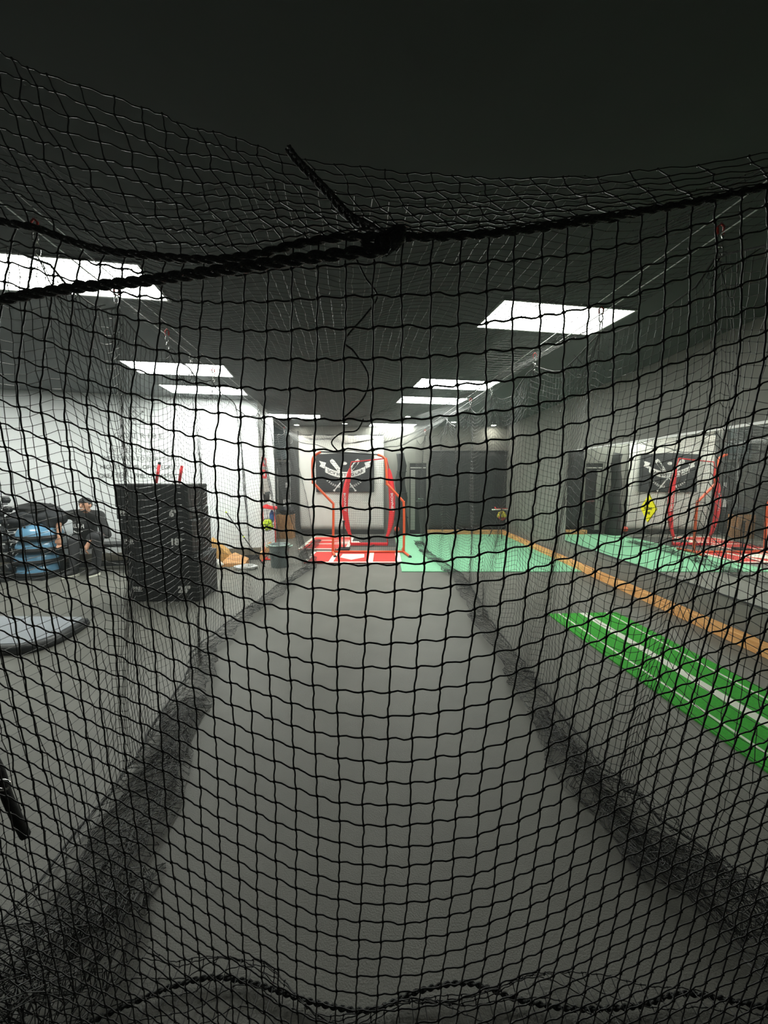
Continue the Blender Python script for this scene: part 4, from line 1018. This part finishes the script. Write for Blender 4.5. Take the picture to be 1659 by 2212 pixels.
# bunched net piles
def net_pile(path, wid, h, seed, label, cell=.042):
    """long heap of gathered netting following a floor path, folded over itself many times"""
    R = np.random.RandomState(seed); a = R.rand(12)*6; ps = spline([Vector(p) for p in path], 10); L = sum((ps[i+1]-ps[i]).length for i in range(len(ps)-1))
    nu = int(L/cell*1.5); nv = int(wid*5.5/cell); P = np.zeros((nv, nu, 3))
    for i in range(nu):
        s_ = i/(nu-1); c_ = lerpp(ps, s_); d_ = (lerpp(ps, min(1, s_+.02))-lerpp(ps, max(0, s_-.02))).normalized(); nm = Vector((d_.y, -d_.x, 0)); W_ = wid*(.78+.22*math.sin(s_*9+a[0])); H_ = h*(.75+.25*math.sin(s_*7+a[1]))*math.sin(PI*min(1, max(0, .12+.88*s_)))**.5
        for j in range(nv):
            v = j/(nv-1); w_ = math.sin(v*2*PI*1.5+.5*math.sin(s_*8+a[2]))*(.62+.38*math.sin(v*3.1+a[3])) + .10*math.sin(v*31+s_*14+a[4])
            w_ = max(-1, min(1, w_)); lay = .15+.85*abs(math.sin(v*PI*2.2+a[5]+.6*math.sin(s_*11)))
            z = H_*(1-w_*w_*.85)*lay*(1+.12*math.sin(s_*40+v*17))
            sh = .05*math.sin(v*13+s_*21+a[6])+.03*math.sin(v*29+a[7])
            q = c_+nm*(w_*W_)+d_*sh; P[j, i] = (q.x, q.y, max(.005, z))
    P += R.randn(*P.shape)*.0035; P[..., 2] = np.maximum(P[..., 2], .004)
    o = net_obj('net_pile', P, M_netf, r=.0015, seg=1, knot=.0036); tag(o, label, 'net', 'net heaps on the floor'); return o
net_pile([(-1.55, .55, 0), (-1.15, .78, 0), (-.92, 1.02, 0), (-.98, 1.35, 0)], .30, .42, 3, 'dense dark heap of netting in the lower left corner')
net_pile([(-1.12, 1.15, 0), (-1.12, 1.5, 0), (-1.20, 2.0, 0), (-1.38, 2.6, 0)], .17, .16, 13, 'long low netting heap behind the lower left corner heap')
net_pile([(1.15, .45, 0), (1.22, .8, 0), (1.25, 1.15, 0), (1.10, 1.5, 0)], .24, .26, 4, 'dark heap of netting in the lower right corner')
net_pile([(1.10, 1.45, 0), (1.03, 1.9, 0), (1.05, 2.5, 0)], .12, .11, 14, 'long low netting heap along the right net')

# roof net between the cables
ncol = 62; nrow = int((Y_END-1.12)/CELL); P = np.zeros((nrow, ncol, 3))
for j in range(nrow):
    Y = 1.12+(Y_END-1.12)*j/(nrow-1); xl_, xr_ = cable_x(-1, Y), cable_x(1, Y)
    endp = math.exp(-(Y_END-Y)/.5)
    for i in range(ncol):
        u = i/(ncol-1); x = xl_+(xr_-xl_)*u
        sag = .20*math.sin(PI*u)*(1+.25*math.sin(Y*1.9))+.03*math.sin(u*23+Y*2)+.15*endp*math.sin(PI*u)
        P[j, i] = (x, Y+.05*math.sin(u*9), ZC-.06-sag)
P += rng.randn(*P.shape)*.002
rf = net_obj('roof_net', P, M_netf, r=.0012, seg=1, knot=.003); tag(rf, 'black net sagging overhead between the two cage cables', 'net', 'cage nets')
m = MB(); m.tube([Vector(P[nrow-1, i]) for i in range(ncol)], .010, 6); e_ = m.build('end_rope', M_rope, smooth=True); e_.parent = rf

# near net we look through
def dynet(x):
    return float(np.interp(x, [-1.5, -.60, -.33, -.15, 0, .25, .55, 1.5], [-.08, -.10, -.31, -.27, 0, .19, .10, .06]))
_xs = np.linspace(-2.5, 2.5, 1001); _d = np.array([dynet(v) for v in _xs]); _y = np.concatenate([[0], np.cumsum((_d[1:]+_d[:-1])/2*(_xs[1]-_xs[0]))]); _y += .583-np.interp(0, _xs, _y)
def ynet(x): return float(np.interp(x, _xs, _y))
def Wn(px, py, dy=0.0):
    Y = .63
    for _ in range(5): p = W(px, py, Y); Y = ynet(p.x)+dy
    return W(px, py, Y)
rope2 = [Wn(*p) for p in ((-260, 400), (-120, 440), (0, 478), (75, 492), (150, 520), (220, 540), (300, 550), (450, 561), (560, 548), (640, 528), (740, 513), (835, 512), (950, 512), (1080, 503), (1200, 488), (1330, 466), (1450, 446), (1560, 425), (1659, 402), (1760, 380), (1900, 350))]
r2 = spline(rope2, 6); rx_ = np.array([p.x for p in r2]); rz_ = np.array([p.z for p in r2])
cell = .0440
def sagf(v): return v*v if abs(v) < .45 else .2025+.9*(abs(v)-.45)
def march(x, sg):
    out = []
    for _ in range(30):
        for _ in range(8):
            yp = dynet(x); x += sg*cell/8/math.sqrt(1+yp*yp)
        out.append(x)
    return out
x00 = W(858, 973, .583).x; us = np.array(march(x00, -1)[::-1]+[x00]+march(x00, 1))
zr0 = W(863, 973, .583).z+cell*14; nrow = int((zr0+.45)/cell)
P = np.zeros((nrow, len(us), 3)); mask = np.ones((nrow, len(us)), bool)
for i, u in enumerate(us):
    for j in range(nrow):
        zz = zr0-j*cell; h = EYE-zz
        x = u*(1-.055*max(0, h)/1.0-.20*max(0, -h-.05)) - .030*(h-.06) + .003*math.sin(zz*9+u*6)
        z = zz+.40*sagf(x+.03)*(1 if x > 0 else .9)*(1 if h > -.2 else 1-.5*min(1, (-h-.2)/.4))
        y = ynet(u)+.086*max(0, h)+.006*math.sin(u*7+zz*3)
        if z < .02:      # lies forward on the floor
            e = (.02-z); y += min(e, .24)+ .02*math.sin(u*12); z = .008+.03*abs(math.sin(e*12+u*9))+.01
        P[j, i] = (x, y, z)
        if z > np.interp(x, rx_, rz_): mask[j, i] = False
for i in range(len(us)):
    js = np.where(mask[:, i])[0]
    if len(js) and js[0] > 0:
        j0 = js[0]-1; mask[j0, i] = True; P[j0, i, 2] = np.interp(P[j0, i, 0], rx_, rz_)
P += rng.randn(*P.shape)*.0009
fn_ = net_obj('front_net', P, M_net, r=.0015, seg=6, sides=6, knot=.0044, wave=.0019, mask=mask)
tag(fn_, 'black square mesh net close in front, filling the whole view', 'net', 'cage nets')
def braid(path, r, turns_per_m=38, strands=3, th=.5):
    m = MB(); L = [0]
    for i in range(1, len(path)): L.append(L[-1]+(path[i]-path[i-1]).length)
    n = max(12, int(L[-1]*turns_per_m*8)); up = Vector((0, 0, 1))
    for k_ in range(strands):
        pts = []
        for i in range(n+1):
            s_ = L[-1]*i/n; jj = int(np.searchsorted(L, s_)); jj = min(max(jj, 1), len(path)-1)
            f = (s_-L[jj-1])/max(1e-6, L[jj]-L[jj-1]); c_ = path[jj-1].lerp(path[jj], f); tg = (path[jj]-path[jj-1]).normalized(); sd = tg.cross(up).normalized(); u2 = sd.cross(tg)
            a = 2*PI*(s_*turns_per_m/3+k_/strands); pts.append(c_+u2*math.sin(a)*r*.75+sd*math.sin(2*a)*r*.5)
        m.tube(pts, r*th, 6)
    return m
rp2 = braid(r2, .0052).build('border_rope', M_rope, smooth=True); rebase(rp2, r2[len(r2)//2]); tag(rp2, 'thick black braided rope along the top edge of the front net', 'rope', 'braided ropes')
r1 = spline([Wn(*p, -.035) for p in ((-280, 690), (-120, 665), (0, 648), (90, 632), (180, 620), (320, 606), (450, 588), (560, 572), (680, 556), (780, 545), (822, 543), (834, 530), (828, 514))], 6)
rp1 = braid(r1, .0068).build('border_rope', M_rope, smooth=True); rebase(rp1, r1[len(r1)//2]); tag(rp1, 'second braided black rope looping from the left edge up to the middle knot', 'rope', 'braided ropes')
r3 = spline([Wn(835, 520, -.01), W(800, 492, .63), W(752, 465, .66), W(712, 420, .69), W(672, 378, .72), W(640, 345, .75), W(622, 320, .78)], 6)
rp3 = braid(r3, .0060, 46).build('border_rope', M_rope, smooth=True); rebase(rp3, r3[len(r3)//2]); tag(rp3, 'frayed black rope rising from the middle knot into the dark ceiling', 'rope', 'braided ropes')
# knot where the ropes meet
R = np.random.RandomState(2); m = MB(); kc = Wn(828, 522, -.01)
for k_ in range(9):
    a = R.rand()*6; m.tube([kc+Vector((.018*math.cos(a+t_)*1.6, .012*math.sin(2*t_+a), .013*math.sin(t_*1.5+a))) for t_ in [2*PI*i/16 for i in range(16)]], .0035, 5, closed=True)
o = m.build('rope_knot', M_rope, smooth=True); rebase(o, kc); tag(o, 'tangled knot joining the black ropes near the top middle', 'knot')
# loose cord hanging from the knot
lc = spline([Wn(770, 560, .02), Wn(790, 600, .03), Wn(815, 640, .03), Wn(790, 680, .03), Wn(745, 735, .03), Wn(765, 760, .03), Wn(795, 810, .03), Wn(785, 860, .03), Wn(740, 905, .03)], 6)
m = MB().tube(lc, .0016, 5); m.tube(spline([Wn(785, 905, .03), Wn(770, 930, .03), Wn(738, 935, .03), Wn(716, 955, .03), Wn(730, 975, .03)], 5), .0012, 5)
o = m.build('loose_cord', M_rope, smooth=True); rebase(o, lc[0]); tag(o, 'thin loose cord dangling below the middle knot', 'cord')

# near overhead net rising from the rope
bot = [(-200, 420), (-60, 460), (70, 492), (190, 530), (300, 550), (415, 556), (520, 556), (640, 530), (745, 513), (870, 512), (1010, 510), (1150, 494), (1300, 470), (1450, 446), (1600, 415), (1800, 370)]
top_ = [(-420, -60), (-260, 0), (-110, 70), (0, 118), (98, 158), (267, 220), (380, 262), (480, 292), (582, 325), (740, 358), (860, 372), (980, 380), (1120, 388), (1290, 382), (1470, 360), (1700, 325)]
nc = 38; nr = 11; P = np.zeros((nr, nc, 3))
sb = spline([Wn(*p) for p in bot], 8); stp = spline([W(*p, .86) for p in top_], 8)
for j in range(nr):
    for i in range(nc):
        fi = (len(sb)-1)*i/(nc-1); k0 = min(len(sb)-2, int(fi)); a = sb[k0].lerp(sb[k0+1], fi-k0); b = stp[k0].lerp(stp[k0+1], fi-k0); f = j/(nr-1); p = a.lerp(b, f); p = p+Vector((.006*math.sin(j*2+i), -.01*math.sin(PI*f), -.035*math.sin(PI*f)))
        P[j, i] = p
P += rng.randn(*P.shape)*.0016
on = net_obj('overhead_net', P, M_netf, r=.0014, seg=3, sides=5, knot=.004, wave=.002); tag(on, 'black net rising from the thick rope towards the dark ceiling overhead', 'net', 'cage nets')
# hem of the front net lying on the floor
hm_ = spline([(-.85, .98, .02), (-.55, 1.08, .02), (-.2, 1.02, .02), G(800, 2195)+Vector((0, 0, .02)), G(900, 2158)+Vector((0, 0, .025)), G(1010, 2142)+Vector((0, 0, .03)), G(1120, 2172)+Vector((0, 0, .02)), G(1240, 2192)+Vector((0, 0, .02)), G(1380, 2185)+Vector((0, 0, .02)), G(1480, 2165)+Vector((0, 0, .03)), (1.15, 1.0, .03)], 6)
hr = braid(hm_, .0065, 40).build('floor_rope', M_rope, smooth=True); rebase(hr, hm_[len(hm_)//2]); tag(hr, 'black hem rope of the front net lying across the floor at the bottom', 'rope')
# black strap with chrome buckle at the lower left edge
sp_ = spline([W(-40, 1600, .95), W(-5, 1660, .95), W(15, 1720, .95), W(35, 1765, .95), W(55, 1805, .97)], 6)
t = tag(empty('net_tie_strap', sp_[0]), 'black strap with a chrome buckle hanging at the lower left edge', 'strap')
MB().tube([p-sp_[0] for p in sp_], .012, 8).build('webbing', M_blackf, t, smooth=True)
q = W(10, 1692, .93)-sp_[0]; MB().tube([q+Vector((.02*math.cos(a), -.005, .013*math.sin(a))) for a in [2*PI*i/14 for i in range(14)]], .0035, 6, closed=True).build('buckle', M_chrome, t, smooth=True)
